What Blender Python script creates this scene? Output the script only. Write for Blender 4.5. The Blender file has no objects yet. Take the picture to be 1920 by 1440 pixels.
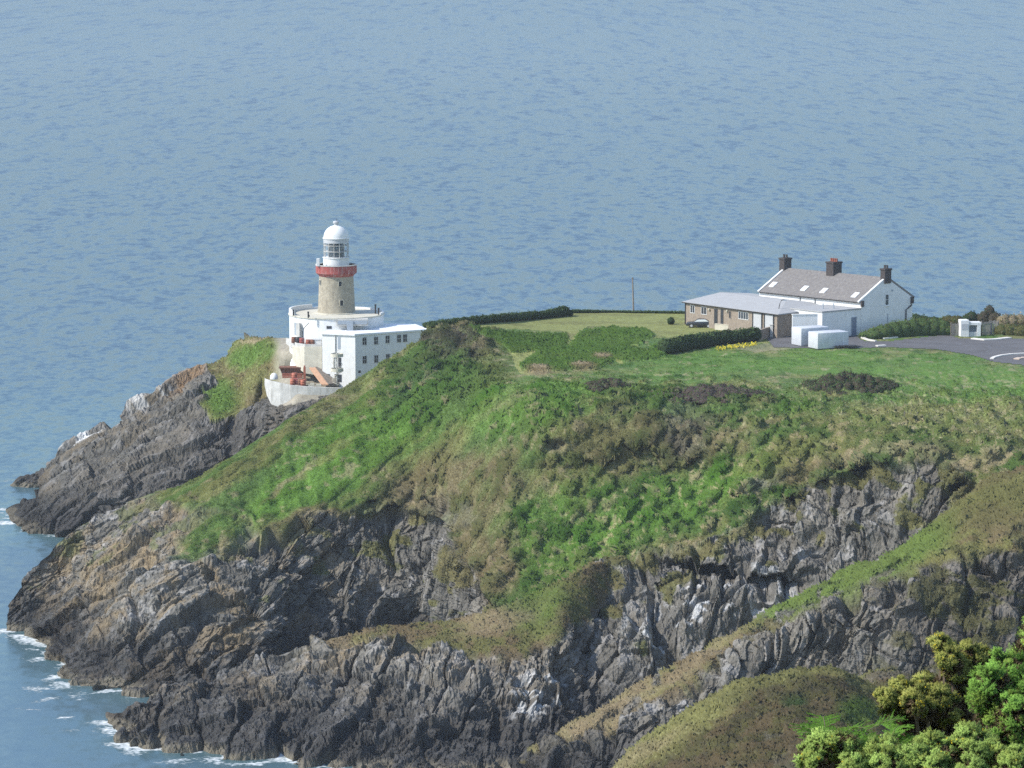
import bpy, math, random
import numpy as np

random.seed(7); RNG = np.random.default_rng(11)
sc = bpy.context.scene
COL = sc.collection
R = math.radians

# ------------------------------------------------------------------ camera
CAM_H = 95.0; FPX = 6600.0
PITCH = math.atan(840.0 / FPX)
cam_data = bpy.data.cameras.new('camera'); cam = bpy.data.objects.new('camera', cam_data)
COL.objects.link(cam); cam.location = (0, 0, CAM_H)
cam.rotation_euler = (math.pi / 2 - PITCH, 0, 0)
cam_data.sensor_width = 36.0; cam_data.lens = FPX / 1920.0 * 36.0
cam_data.clip_start = 0.5; cam_data.clip_end = 90000
sc.camera = cam

# ------------------------------------------------------------------ world, sun, exposure
SUN_DIR = np.array([-0.72, -0.24, 0.70]); SUN_DIR /= np.linalg.norm(SUN_DIR)
world = bpy.data.worlds.new('World'); sc.world = world; world.use_nodes = True
wn = world.node_tree.nodes; wl = world.node_tree.links
sky = wn.new('ShaderNodeTexSky'); sky.sky_type = 'NISHITA'; sky.sun_disc = False
sky.sun_elevation = math.asin(SUN_DIR[2]); sky.sun_rotation = math.atan2(SUN_DIR[0], SUN_DIR[1])
sky.air_density = 1.0; sky.dust_density = 0.4; sky.ozone_density = 1.2
wl.new(sky.outputs[0], wn['Background'].inputs[0]); wn['Background'].inputs[1].default_value = 0.15
sun_d = bpy.data.lights.new('sun', 'SUN'); sun_d.energy = 3.15; sun_d.angle = R(0.6); sun_d.color = (1.0, 0.95, 0.87)
sun = bpy.data.objects.new('sun', sun_d); COL.objects.link(sun)
from mathutils import Vector
sun.rotation_euler = Vector(tuple(SUN_DIR)).to_track_quat('Z', 'Y').to_euler()
sun.location = (-300, 300, 400)
sc.view_settings.view_transform = 'Standard'; sc.view_settings.look = 'None'
sc.view_settings.exposure = 0.84; sc.view_settings.gamma = 1.0
sc.render.engine = 'CYCLES'
sc.cycles.use_denoising = False
sc.cycles.max_bounces = 5; sc.cycles.diffuse_bounces = 2; sc.cycles.volume_bounces = 0

# ------------------------------------------------------------------ projection helpers
_sp, _cp = math.sin(PITCH), math.cos(PITCH)
def ray(u, v):
    x = (np.asarray(u, float) - 960) / FPX; y = (720 - np.asarray(v, float)) / FPX
    return x + 0 * y, _cp + y * _sp + 0 * x, -_sp + y * _cp + 0 * x
def at_z(u, v, z):
    dx, dy, dz = ray(u, v); k = (np.asarray(z, float) - CAM_H) / dz
    return np.stack([dx * k, dy * k, CAM_H + dz * k], -1)
def at_y(u, v, Y):
    dx, dy, dz = ray(u, v); k = np.asarray(Y, float) / dy
    return np.stack([dx * k, dy * k, CAM_H + dz * k], -1)
def project(P):
    P = np.asarray(P, float); x = P[..., 0]; y = P[..., 1]; z = P[..., 2] - CAM_H
    f = y * _cp - z * _sp; up = y * _sp + z * _cp
    return 960 + FPX * x / f, 720 - FPX * up / f

# ------------------------------------------------------------------ noise
def _h(ix, iy, iz, s):
    h = (ix.astype(np.uint32) * np.uint32(374761393) + iy.astype(np.uint32) * np.uint32(668265263)
         + iz.astype(np.uint32) * np.uint32(2147483647 - 60) + np.uint32(s * 974711 + 17))
    h = (h ^ (h >> np.uint32(13))) * np.uint32(1274126177)
    h = (h ^ (h >> np.uint32(16))) * np.uint32(2246822519)
    h = h ^ (h >> np.uint32(15))
    return (h & np.uint32(0xFFFFFF)).astype(np.float32) / np.float32(0xFFFFFF)
def vnoise(P, s=0):
    P = np.asarray(P, np.float32); I = np.floor(P).astype(np.int64); f = P - I
    w = f * f * (3 - 2 * f); x, y, z = I[:, 0], I[:, 1], I[:, 2]
    r = 0
    for a in (0, 1):
        for b in (0, 1):
            for c in (0, 1):
                ww = (w[:, 0] if a else 1 - w[:, 0]) * (w[:, 1] if b else 1 - w[:, 1]) * (w[:, 2] if c else 1 - w[:, 2])
                r = r + ww * _h(x + a, y + b, z + c, s)
    return r
def fbm(P, s=0, o=4, g=0.5):
    r = 0; a = 1; t = 0; P = np.asarray(P, np.float32)
    for i in range(o):
        r = r + a * vnoise(P * (2.03 ** i) + 13.7 * i, s + i); t += a; a *= g
    return r / t
def worley(P, s=0):
    P = np.asarray(P, np.float32); I = np.floor(P).astype(np.int64)
    n = len(P); f1 = np.full(n, 9., np.float32); f2 = np.full(n, 9., np.float32); cid = np.zeros(n, np.float32); tilt = np.zeros((n, 3), np.float32)
    for a in (-1, 0, 1):
        for b in (-1, 0, 1):
            for c in (-1, 0, 1):
                x, y, z = I[:, 0] + a, I[:, 1] + b, I[:, 2] + c
                q = np.stack([x + _h(x, y, z, s), y + _h(x, y, z, s + 1), z + _h(x, y, z, s + 2)], -1).astype(np.float32)
                dv = P - q; d = np.sqrt((dv ** 2).sum(-1))
                m = d < f1
                f2 = np.where(m, f1, np.minimum(f2, d)); f1 = np.where(m, d, f1)
                cid = np.where(m, _h(x, y, z, s + 3), cid); tilt = np.where(m[:, None], dv, tilt)
    return f1, f2, cid, tilt
def sstep(x, a, b):
    t = np.clip((x - a) / (b - a), 0, 1); return t * t * (3 - 2 * t)
def pchip(x, Y, xq):
    """monotone cubic through rows Y (n,...) at x"""
    x = np.asarray(x, float); Y = np.asarray(Y, float); sh = Y.shape[1:]; Y = Y.reshape(len(x), -1)
    h = np.diff(x)[:, None]; d = np.diff(Y, axis=0) / h
    m = np.zeros_like(Y); m[0] = d[0]; m[-1] = d[-1]
    if len(x) > 2:
        w1 = 2 * h[1:] + h[:-1]; w2 = h[1:] + 2 * h[:-1]
        p = d[:-1] * d[1:] > 0
        with np.errstate(divide='ignore', invalid='ignore'):
            hm = (w1 + w2) / (w1 / np.where(p, d[:-1], 1) + w2 / np.where(p, d[1:], 1))
        m[1:-1] = np.where(p, hm, 0)
    xq = np.clip(np.asarray(xq, float), x[0], x[-1]); i = np.clip(np.searchsorted(x, xq, side='right') - 1, 0, len(x) - 2)
    hh = (x[i + 1] - x[i])[:, None]; t = ((xq - x[i])[:, None]) / hh
    r = ((2 * t**3 - 3 * t**2 + 1) * Y[i] + (t**3 - 2 * t**2 + t) * hh * m[i] + (-2 * t**3 + 3 * t**2) * Y[i + 1] + (t**3 - t**2) * hh * m[i + 1])
    return r.reshape((len(xq),) + sh)
def in_poly(u, v, poly):
    inside = np.zeros(u.shape, bool); n = len(poly); j = n - 1
    for i in range(n):
        xi, yi = poly[i]; xj, yj = poly[j]
        if yi != yj:
            inside ^= ((yi > v) != (yj > v)) & (u < (xj - xi) * (v - yi) / (yj - yi) + xi)
        j = i
    return inside
def ell(u, v, cu, cv, ru, rv, rot=0, soft=0.5):
    a = R(rot); du = u - cu; dv = v - cv
    x = (du * math.cos(a) + dv * math.sin(a)) / ru; y = (-du * math.sin(a) + dv * math.cos(a)) / rv
    return 1 - sstep(np.sqrt(x * x + y * y), 1 - soft, 1 + soft)

# ------------------------------------------------------------------ object helpers
ORIG = {}
def tag(o, label=None, cat=None, group=None, kind=None):
    if label: o['label'] = label
    if cat: o['category'] = cat
    if group: o['group'] = group
    if kind: o['kind'] = kind
    return o
def thing(name, loc, label, cat, group=None):
    o = bpy.data.objects.new(name, None); COL.objects.link(o); o.location = tuple(float(c) for c in loc)
    o.empty_display_size = 0.2
    tag(o, label, cat, group); ORIG[o.name] = np.array(loc, float); return o
def np_mesh(name, V, F, mat, parent=None, cols=None, attrs=None, smooth=False, origin=None):
    """V (n,3); F (m,k) int array"""
    V = np.asarray(V, float); F = np.asarray(F, np.int32)
    o0 = np.zeros(3)
    if parent is not None: o0 = ORIG[parent.name]
    elif origin is not None: o0 = np.array(origin, float)
    me = bpy.data.meshes.new(name); k = F.shape[1]
    me.vertices.add(len(V)); me.vertices.foreach_set('co', (V - o0).astype(np.float32).ravel())
    me.loops.add(F.size); me.loops.foreach_set('vertex_index', F.ravel())
    me.polygons.add(len(F)); me.polygons.foreach_set('loop_start', np.arange(0, F.size, k, dtype=np.int32))
    me.polygons.foreach_set('use_smooth', np.full(len(F), smooth, bool))
    if cols is not None:
        a = me.color_attributes.new('Col', 'FLOAT_COLOR', 'POINT')
        a.data.foreach_set('color', np.concatenate([cols, np.ones((len(cols), 1))], 1).astype(np.float32).ravel())
    for n, d in (attrs or {}).items():
        a = me.attributes.new(n, 'FLOAT', 'POINT'); a.data.foreach_set('value', np.asarray(d, np.float32))
    me.update(calc_edges=True); me.materials.append(mat)
    o = bpy.data.objects.new(name, me); COL.objects.link(o)
    if parent is not None: o.parent = parent
    elif origin is not None: o.location = tuple(o0)
    ORIG[o.name] = o0
    return o
class MB:
    def __init__(s): s.v = []; s.f = []
    def quad(s, a, b, c, d): n = len(s.v); s.v += [a, b, c, d]; s.f.append((n, n + 1, n + 2, n + 3)); return s
    def poly(s, pts): n = len(s.v); s.v += list(pts); s.f.append(tuple(range(n, n + len(pts)))); return s
    def prism(s, pts, top):
        """pts: lower ring (list of 3d), top: upper ring"""
        n = len(s.v); k = len(pts); s.v += list(pts) + list(top)
        s.f.append(tuple(n + i for i in reversed(range(k)))); s.f.append(tuple(n + k + i for i in range(k)))
        for i in range(k): j = (i + 1) % k; s.f.append((n + i, n + j, n + k + j, n + k + i))
        return s
    def box(s, fr, x0, x1, y0, y1, z0, z1):
        b = [fr(x0, y0, z0), fr(x1, y0, z0), fr(x1, y1, z0), fr(x0, y1, z0)]
        t = [fr(x0, y0, z1), fr(x1, y0, z1), fr(x1, y1, z1), fr(x0, y1, z1)]
        return s.prism(b, t)
    def lathe(s, c, prof, n=32, a0=0, a1=2 * math.pi):
        """prof: list of (r,z) bottom to top, full turn, capped"""
        base = len(s.v); full = abs(a1 - a0 - 2 * math.pi) < 1e-6
        m = n if full else n + 1
        for r, z in prof:
            for i in range(m):
                a = a0 + (a1 - a0) * i / n; s.v.append((c[0] + r * math.cos(a), c[1] + r * math.sin(a), c[2] + z))
        for k in range(len(prof) - 1):
            for i in range(n):
                j = (i + 1) % m; s.f.append((base + k * m + i, base + k * m + j, base + (k + 1) * m + j, base + (k + 1) * m + i))
        if full:
            s.f.append(tuple(base + i for i in reversed(range(m)))); s.f.append(tuple(base + (len(prof) - 1) * m + i for i in range(m)))
        return s
    def tube(s, pts, r, n=6):
        pts = [np.array(p, float) for p in pts]; base = len(s.v)
        for i, p in enumerate(pts):
            t = pts[min(i + 1, len(pts) - 1)] - pts[max(i - 1, 0)]; t /= np.linalg.norm(t) + 1e-9
            a = np.cross(t, (0, 0, 1) if abs(t[2]) < .9 else (1, 0, 0)); a /= np.linalg.norm(a); b = np.cross(t, a)
            rr = r[i] if isinstance(r, (list, tuple)) else r
            for k in range(n):
                q = 2 * math.pi * k / n; s.v.append(tuple(p + rr * (a * math.cos(q) + b * math.sin(q))))
        for i in range(len(pts) - 1):
            for k in range(n):
                j = (k + 1) % n; s.f.append((base + i * n + k, base + i * n + j, base + (i + 1) * n + j, base + (i + 1) * n + k))
        s.f.append(tuple(base + k for k in range(n))); s.f.append(tuple(base + (len(pts) - 1) * n + k for k in range(n)))
        return s
    def build(s, name, mat, parent=None, smooth=False, origin=None, bevel=0):
        o0 = np.zeros(3)
        if parent is not None: o0 = ORIG[parent.name]
        elif origin is not None: o0 = np.array(origin, float)
        me = bpy.data.meshes.new(name); me.from_pydata([tuple(np.array(p, float) - o0) for p in s.v], [], s.f)
        import bmesh
        bm = bmesh.new(); bm.from_mesh(me); bmesh.ops.recalc_face_normals(bm, faces=bm.faces)
        if bevel:
            bmesh.ops.remove_doubles(bm, verts=bm.verts, dist=1e-4)
            bmesh.ops.bevel(bm, geom=list(bm.edges), offset=bevel, segments=2, affect='EDGES', profile=0.5, clamp_overlap=True)
        bm.to_mesh(me); bm.free()
        if smooth:
            for p in me.polygons: p.use_smooth = True
            me.set_sharp_from_angle(angle=R(40))
        me.materials.append(mat); o = bpy.data.objects.new(name, me); COL.objects.link(o)
        if parent is not None: o.parent = parent
        elif origin is not None: o.location = tuple(o0)
        ORIG[o.name] = o0
        return o
def frame(o, ax, az=(0, 0, 1)):
    """right-handed local frame: x along ax (horizontal), y = into the building, z up"""
    o = np.array(o, float); ax = np.array([ax[0], ax[1], 0.]); ax /= np.linalg.norm(ax); ay = np.array([-ax[1], ax[0], 0.])
    def fr(x, y, z): return tuple(o + ax * x + ay * y + np.array([0, 0, z]))
    fr.o = o; fr.ax = ax; fr.ay = ay
    return fr

# ------------------------------------------------------------------ materials
def new_mat(name):
    m = bpy.data.materials.new(name); m.use_nodes = True; nt = m.node_tree
    return m, nt, nt.nodes['Principled BSDF']
def nd(nt, t, **kw):
    n = nt.nodes.new(t)
    for k, v in kw.items():
        if k in n.inputs: n.inputs[k].default_value = v
        else: setattr(n, k, v)
    return n
def flat(name, c, rough=0.7, var=0.15, scale=1.5, bump=0.0, metal=0.0, spec=0.3, stain=None, stain_amt=0.0, bscale=None):
    m, nt, b = new_mat(name); L = nt.links
    tc = nd(nt, 'ShaderNodeTexCoord')
    n1 = nd(nt, 'ShaderNodeTexNoise', Scale=scale, Detail=5.0, Roughness=0.6); L.new(tc.outputs['Object'], n1.inputs['Vector'])
    mr = nd(nt, 'ShaderNodeMapRange'); mr.inputs['From Min'].default_value = 0.3; mr.inputs['From Max'].default_value = 0.7
    mr.inputs['To Min'].default_value = 1 - var; mr.inputs['To Max'].default_value = 1 + var
    L.new(n1.outputs['Fac'], mr.inputs['Value'])
    mx = nd(nt, 'ShaderNodeVectorMath', operation='SCALE'); mx.inputs[0].default_value = c; L.new(mr.outputs[0], mx.inputs['Scale'])
    out = mx.outputs[0]
    if stain:
        mp = nd(nt, 'ShaderNodeMapping'); mp.inputs['Scale'].default_value = (1.3, 1.3, 0.25); L.new(tc.outputs['Object'], mp.inputs['Vector'])
        n2 = nd(nt, 'ShaderNodeTexNoise', Scale=1.7, Detail=6.0, Roughness=0.65); L.new(mp.outputs[0], n2.inputs['Vector'])
        r2 = nd(nt, 'ShaderNodeMapRange'); r2.inputs['From Min'].default_value = 0.5; r2.inputs['From Max'].default_value = 0.72
        r2.inputs['To Max'].default_value = stain_amt; L.new(n2.outputs['Fac'], r2.inputs['Value'])
        mm = nd(nt, 'ShaderNodeMix', data_type='RGBA'); L.new(r2.outputs[0], mm.inputs['Factor']); L.new(out, mm.inputs[6]); mm.inputs[7].default_value = (*stain, 1)
        out = mm.outputs[2]
    L.new(out, b.inputs['Base Color'])
    b.inputs['Roughness'].default_value = rough; b.inputs['Metallic'].default_value = metal; b.inputs['Specular IOR Level'].default_value = spec
    if bump:
        n3 = nd(nt, 'ShaderNodeTexNoise', Scale=bscale or scale * 6, Detail=4.0); L.new(tc.outputs['Object'], n3.inputs['Vector'])
        bp = nd(nt, 'ShaderNodeBump', Strength=bump, Distance=0.05); L.new(n3.outputs['Fac'], bp.inputs['Height']); L.new(bp.outputs[0], b.inputs['Normal'])
    return m
def ground_mat(name, leafy=False):
    m, nt, b = new_mat(name); L = nt.links
    at = nd(nt, 'ShaderNodeAttribute', attribute_name='Col')
    geo = nd(nt, 'ShaderNodeNewGeometry')
    n1 = nd(nt, 'ShaderNodeTexNoise', Scale=1.1, Detail=6.0, Roughness=0.7); L.new(geo.outputs['Position'], n1.inputs['Vector'])
    mr = nd(nt, 'ShaderNodeMapRange'); mr.inputs['From Min'].default_value = 0.3; mr.inputs['From Max'].default_value = 0.7
    mr.inputs['To Min'].default_value = 0.74; mr.inputs['To Max'].default_value = 1.26; L.new(n1.outputs['Fac'], mr.inputs['Value'])
    mx = nd(nt, 'ShaderNodeVectorMath', operation='SCALE'); L.new(at.outputs['Color'], mx.inputs[0]); L.new(mr.outputs[0], mx.inputs['Scale'])
    L.new(mx.outputs[0], b.inputs['Base Color'])
    b.inputs['Roughness'].default_value = 0.92; b.inputs['Specular IOR Level'].default_value = 0.12
    n3 = nd(nt, 'ShaderNodeTexNoise', Scale=2.2, Detail=7.0, Roughness=0.68); L.new(geo.outputs['Position'], n3.inputs['Vector'])
    bp = nd(nt, 'ShaderNodeBump', Strength=0.5, Distance=0.35); L.new(n3.outputs['Fac'], bp.inputs['Height'])
    mp = nd(nt, 'ShaderNodeMapping'); mp.inputs['Scale'].default_value = (1.6, 1.6, .55); mp.inputs['Rotation'].default_value = (0, .45, .2); L.new(geo.outputs['Position'], mp.inputs['Vector'])
    nz = nd(nt, 'ShaderNodeTexNoise', Scale=.6, Detail=3.0); L.new(geo.outputs['Position'], nz.inputs['Vector']); ad = nd(nt, 'ShaderNodeVectorMath', operation='ADD'); L.new(mp.outputs[0], ad.inputs[0]); L.new(nz.outputs['Color'], ad.inputs[1])
    vo = nd(nt, 'ShaderNodeTexVoronoi', Scale=1.0); vo.feature = 'F1'; vo.distance = 'CHEBYCHEV'; L.new(ad.outputs[0], vo.inputs['Vector'])
    ra = nd(nt, 'ShaderNodeAttribute', attribute_name='rock'); b2 = nd(nt, 'ShaderNodeBump', Distance=0.45); L.new(ra.outputs['Fac'], b2.inputs['Strength']); L.new(vo.outputs['Distance'], b2.inputs['Height']); L.new(bp.outputs[0], b2.inputs['Normal'])
    L.new(b2.outputs[0], b.inputs['Normal'])
    return m
def leaf_mat(name, trans=0.35, rough=0.75):
    m, nt, b = new_mat(name); L = nt.links
    at = nd(nt, 'ShaderNodeAttribute', attribute_name='Col')
    nt.nodes.remove(b); b = nd(nt, 'ShaderNodeBsdfDiffuse'); L.new(at.outputs['Color'], b.inputs['Color'])
    # blades are lit the same from either face
    geo = nd(nt, 'ShaderNodeNewGeometry'); sg = nd(nt, 'ShaderNodeMath', operation='MULTIPLY_ADD'); L.new(geo.outputs['Backfacing'], sg.inputs[0]); sg.inputs[1].default_value = -2.0; sg.inputs[2].default_value = 1.0
    nm = nd(nt, 'ShaderNodeVectorMath', operation='SCALE'); L.new(geo.outputs['Normal'], nm.inputs[0]); L.new(sg.outputs[0], nm.inputs['Scale'])
    tr = nd(nt, 'ShaderNodeBsdfTranslucent'); L.new(at.outputs['Color'], tr.inputs['Color']); L.new(nm.outputs[0], b.inputs['Normal']); L.new(geo.outputs['True Normal'], tr.inputs['Normal'])
    mx = nd(nt, 'ShaderNodeMixShader'); mx.inputs[0].default_value = trans
    L.new(b.outputs[0], mx.inputs[1]); L.new(tr.outputs[0], mx.inputs[2]); L.new(mx.outputs[0], nt.nodes['Material Output'].inputs['Surface'])
    return m
M_ROCK = ground_mat('rock_and_turf')
M_LEAF = leaf_mat('leaves')
M_TUFT = leaf_mat('grass_blades', 0.35, 0.85)

# palette (albedo)
G1 = np.array([0.094, 0.178, 0.032]); G2 = np.array([0.085, 0.138, 0.037]); G3 = np.array([0.046, 0.084, 0.028])
OL = np.array([0.158, 0.158, 0.06]); BR = np.array([0.155, 0.122, 0.068]); TA = np.array([0.33, 0.27, 0.17])
HE = np.array([0.07, 0.062, 0.045]); LA = np.array([0.235, 0.25, 0.085]); PA = np.array([0.42, 0.4, 0.33])
def mixc(c, d, w): return c + (np.asarray(d) - c) * w[:, None]

# ------------------------------------------------------------------ terrain layers (lofted from feature lines)
class Layer: pass
def resample_rows(rows, k):
    rows = np.array(rows, float); n = len(rows)
    if n == k: return rows
    return pchip(np.arange(n), rows, np.linspace(0, n - 1, k))
def loft(st, k, du, dv, back, u0=None, u1=None, base_drop=4.0, smooth_u=0):
    """st: {u: [(v,z),...]} rows from the crest down to the waterline"""
    us = sorted(st); A = np.array([resample_rows(st[u], k) for u in us])
    U = np.arange(us[0], us[-1] + .1, du); C = pchip(us, A, U)
    if smooth_u:
        w = np.exp(-.5 * (np.arange(-60, 61) * du / smooth_u) ** 2); w /= w.sum(); S = np.apply_along_axis(lambda q: np.convolve(np.pad(q, 60, 'edge'), w, 'valid'), 0, C); g = sstep(U, 250, 420)[:, None]
        C[:, 2:-1] = C[:, 2:-1] * (1 - g[..., None]) + S[:, 2:-1] * g[..., None]; C[:, -1] = C[:, -1] * (1 - g) + S[:, -1] * g
    nseg = [max(3, int(round(np.percentile(C[:, i + 1, 0] - C[:, i, 0], 80) / dv))) for i in range(k - 1)]
    r = np.concatenate([np.linspace(i, i + 1, n, endpoint=False) for i, n in enumerate(nseg)] + [[k - 1]])
    D = pchip(np.arange(k), C.transpose(1, 0, 2), r)                   # (nr,nu,2)
    V, Z = D[..., 0], D[..., 1]
    Ug = np.broadcast_to(U, V.shape)
    P = at_z(Ug, V, Z)
    # rows behind the crest, falling away from view; rows under the waterline
    bk = [P[0] + np.array([0, dy, dz]) for dy, dz in back]
    bk = [np.stack([b[:, 0], b[:, 1], np.maximum(b[:, 2], -6)], -1) for b in bk]
    low = [P[-1] + np.array([0, -1.0, -base_drop])]
    nb = len(bk)
    P = np.concatenate([np.array(bk[::-1]), P, np.array(low)], 0)
    L = Layer(); L.nb = nb; L.shape = P.shape[:2]; L.P = P.reshape(-1, 3).copy()
    L.u = np.concatenate([np.broadcast_to(U, (nb, len(U))), Ug, U[None]], 0).ravel().astype(float)
    L.v = np.concatenate([np.broadcast_to(V[0], (nb, len(U))), V, V[-1:] + 10], 0).ravel()
    L.r = np.concatenate([np.full(nb, -1.), r, [k]]).repeat(len(U))
    L.U = U; L.V = V; L.Z = Z
    return L
def normals(L, P=None, smooth=0):
    G = (L.P if P is None else P).reshape(L.shape + (3,))
    a = np.gradient(G, axis=0); b = np.gradient(G, axis=1); n = np.cross(a, b)
    ln = np.linalg.norm(n, axis=-1, keepdims=True); n = n / np.maximum(ln, 1e-9)
    n[n[..., 1] > 0.9] *= 1
    s = np.sign(-n[..., 1:2] * 0.4 + n[..., 2:3]); n = n * np.where(s == 0, 1, s)
    for _ in range(smooth):
        m = n.copy(); m[1:-1] += n[2:] + n[:-2]; m[:, 1:-1] += n[:, 2:] + n[:, :-2]
        n = m / np.maximum(np.linalg.norm(m, axis=-1, keepdims=True), 1e-9)
    return n.reshape(-1, 3)
def grid_faces(shape):
    a, b = shape; i = np.arange(a * b).reshape(a, b)
    return np.stack([i[:-1, :-1], i[1:, :-1], i[1:, 1:], i[:-1, 1:]], -1).reshape(-1, 4)
def _rdot(t, cid):
    """each block leans its own way"""
    a = cid * 47.1; b = np.cos(cid * 91.7)
    s = np.sqrt(np.maximum(1 - b * b, 0))
    return t[:, 0] * np.cos(a) * s + t[:, 1] * np.sin(a) * s + t[:, 2] * b
def blocks(q, s, seed):
    """jointed parallelepiped blocks, each pushed out and tipped its own way"""
    z = q[:, 2] / s[2]; x = q[:, 0] / s[0]; iz0 = np.floor(x).astype(np.int64)
    z = z + _h(iz0, iz0 * 0, iz0 * 0, seed + 1) * 3.0; z = z + .35 * (vnoise(q / s[2] * 1.3, seed + 2) - .5); iz = np.floor(z).astype(np.int64)
    x = x + .3 * (vnoise(q / s[0] * .8, seed + 3) - .5); ix = np.floor(x).astype(np.int64)
    y = q[:, 1] / s[1] + _h(ix, iz, ix * 0, seed + 4); iy = np.floor(y).astype(np.int64)
    fx, fy, fz = x - ix - .5, y - iy - .5, z - iz - .5
    c = _h(ix, iy, iz, seed + 5); t1 = _h(ix, iy, iz, seed + 6) - .5; t2 = _h(ix, iy, iz, seed + 7) - .5
    d = (c - .5) + t1 * fx * 1.5 + t2 * fz * 1.5
    e = 1 - sstep(np.minimum(.5 - np.abs(fx), (.5 - np.abs(fz)) * 1.6), 0, .07)
    return d, c, e
def rock_disp(P, tilt, big=2.6, amp=1.3, seed=0, stretch=2.6):
    """blocky jointed rock: returns displacement, crevices and a per-block value"""
    a = R(tilt); ca, sa = math.cos(a), math.sin(a)
    wob = np.stack([fbm(P / 5, seed + 50, 4), fbm(P / 5, seed + 60, 4), fbm(P / 5, seed + 70, 4)], -1) - .5
    wo2 = np.stack([fbm(P / 14, seed + 51, 2), fbm(P / 14, seed + 61, 2), fbm(P / 14, seed + 71, 2)], -1) - .5
    Q = P + wob * 1.7 + wo2 * 4.0
    def fr(st): return np.stack([Q[:, 0] * ca - Q[:, 2] * sa, Q[:, 1] * .8, (Q[:, 0] * sa + Q[:, 2] * ca) / st], -1)
    d = 0; pw = fbm(P / 8, seed + 33, 3)
    # gullies and buttresses
    q = fr(3.5); gn = fbm(q / 6.5, seed + 30, 4); d = d + (gn - .5) * amp * 3.6
    gr = np.abs(fbm(q / 5.2, seed + 36, 2) - .5) * 2; d = d - amp * .9 * (1 - sstep(gr, 0, .16))
    d1, c1, e1 = blocks(fr(1.), (big * 1.4, big * 1.9, big * 1.5 * stretch), seed)
    d = d + amp * 1.35 * d1; cre = e1; d = d - amp * .3 * e1
    d2, c2, e2 = blocks(fr(1.) * .98 + wob * .8 + 5.3, (big * .44, big * .7, big * .5 * stretch), seed + 9)
    d = d + amp * .42 * d2 * (.5 + pw) - amp * .14 * e2
    f1, f2, c, t = worley(fr(stretch * .7) / (big * .2) + 3.1, seed + 19)
    d = d + amp * .17 * ((c - .5) * .7 + _rdot(t, c)) * (.5 + pw)
    # bedding ledges along the dip
    bed = Q[:, 0] * ca - Q[:, 2] * sa + Q[:, 1] * .3
    d = d + amp * .3 * (vnoise(np.stack([bed * 1.3, Q[:, 1] * .1, Q[:, 2] * .06], -1), seed + 77) - .5)
    return d, cre, (.35 * c1 + .4 * c2 + .25 * c)
def rock_color(P, c2, warm, seed, wet=True):
    n = fbm(P / 3.0, seed + 80, 5, .6); n2 = fbm(P / 9.0, seed + 90, 4); n3 = fbm(P / 1.2, seed + 95, 3)
    base = np.array([0.136, 0.128, 0.11])[None] * (0.62 + 0.76 * c2[:, None]) * (0.7 + .6 * n[:, None])
    base = mixc(base, np.array([0.29, 0.28, 0.268]), sstep(n3 * .6 + c2 * .4, .55, .7) * .7)
    lich = sstep(n + .35 * (n2 - .5), .47, .62)
    base = mixc(base, np.array([0.2, 0.155, 0.095]), lich * warm * .85)
    base = mixc(base, np.array([0.25, 0.185, 0.1]), sstep(n3 + (n2 - .5), .6, .75) * warm * .45)
    if wet:
        z = P[:, 2] + (n2 - .5) * 2.2
        base = mixc(base, np.array([0.022, 0.023, 0.026]), (1 - sstep(z, 2.0, 8.5)) * .78)
        base = mixc(base, np.array([0.17, 0.15, 0.11]), (1 - sstep(P[:, 2] + (n - .5) * 1.5, .5, 1.1)) * .75)
    return base
def tufts(name, V, N, C, n, h, w, parent=None, seed=0, lean=0.5):
    """grass and bracken tufts standing on the slope; V,N,C sampled root points"""
    rg = np.random.default_rng(seed); m = len(V)
    fc = N * np.array([1, 1, 0]) + np.array([0, -.35, 0]) + rg.normal(0, .3, (m, 3)) * np.array([1, 1, 0]); fc /= np.linalg.norm(fc, axis=-1, keepdims=True)
    d = np.stack([-fc[:, 1], fc[:, 0], np.zeros(m)], -1)          # blades turn their flat side out of the slope
    up = N * .4 + np.array([0, 0, .7]) - fc * .62; up /= np.linalg.norm(up, axis=-1, keepdims=True)
    hh = (h * rg.uniform(.5, 1.35, m))[:, None]; ww = (w * rg.uniform(.6, 1.4, m))[:, None]
    ln = np.stack([rg.normal(0, lean, m), rg.normal(0, lean, m), np.zeros(m)], -1)
    b0 = V - up * hh * .2
    verts = np.stack([b0 - d * ww * .55, b0 + d * ww * .55, V + up * hh * .65 + d * ww * .5 + ln * hh * .5, V + up * hh + ln * hh - d * ww * .25], 1)
    cc = np.repeat(C[:, None], 4, 1) * rg.uniform(.82, 1.2, (m, 1, 1))
    F = np.arange(4 * m).reshape(m, 4)
    o = np_mesh(name, verts.reshape(-1, 3), F, M_TUFT, cols=np.clip(cc.reshape(-1, 3), 0, 1), smooth=True)
    nn = N + rg.normal(0, .16, (m, 3)); nn /= np.linalg.norm(nn, axis=-1, keepdims=True)
    o.data.normals_split_custom_set_from_vertices(np.repeat(nn, 4, 0).astype(np.float32))
    return o
TUFT_V, TUFT_N, TUFT_C, TUFT_H = [], [], [], []
def add_tufts(L, N, C, mask, dens, h, seed):
    rg = np.random.default_rng(seed)
    fac = grid_faces(L.shape); mf = mask[fac].mean(1)
    pr = mf * dens; k = rg.poisson(pr); idx = np.repeat(np.arange(len(fac)), k)
    f = fac[idx]; w = rg.dirichlet((1, 1, 1, 1), len(idx))
    TUFT_V.append((L.P[f] * w[..., None]).sum(1)); TUFT_N.append((N[f] * w[..., None]).sum(1)); TUFT_C.append((C[f] * w[..., None]).sum(1))
    hv = np.asarray(h, float); hv = hv[fac].mean(1)[idx] if hv.ndim else np.full(len(idx), float(h))
    TUFT_H.append(hv * (0.55 + .9 * mf[idx]))

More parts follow.
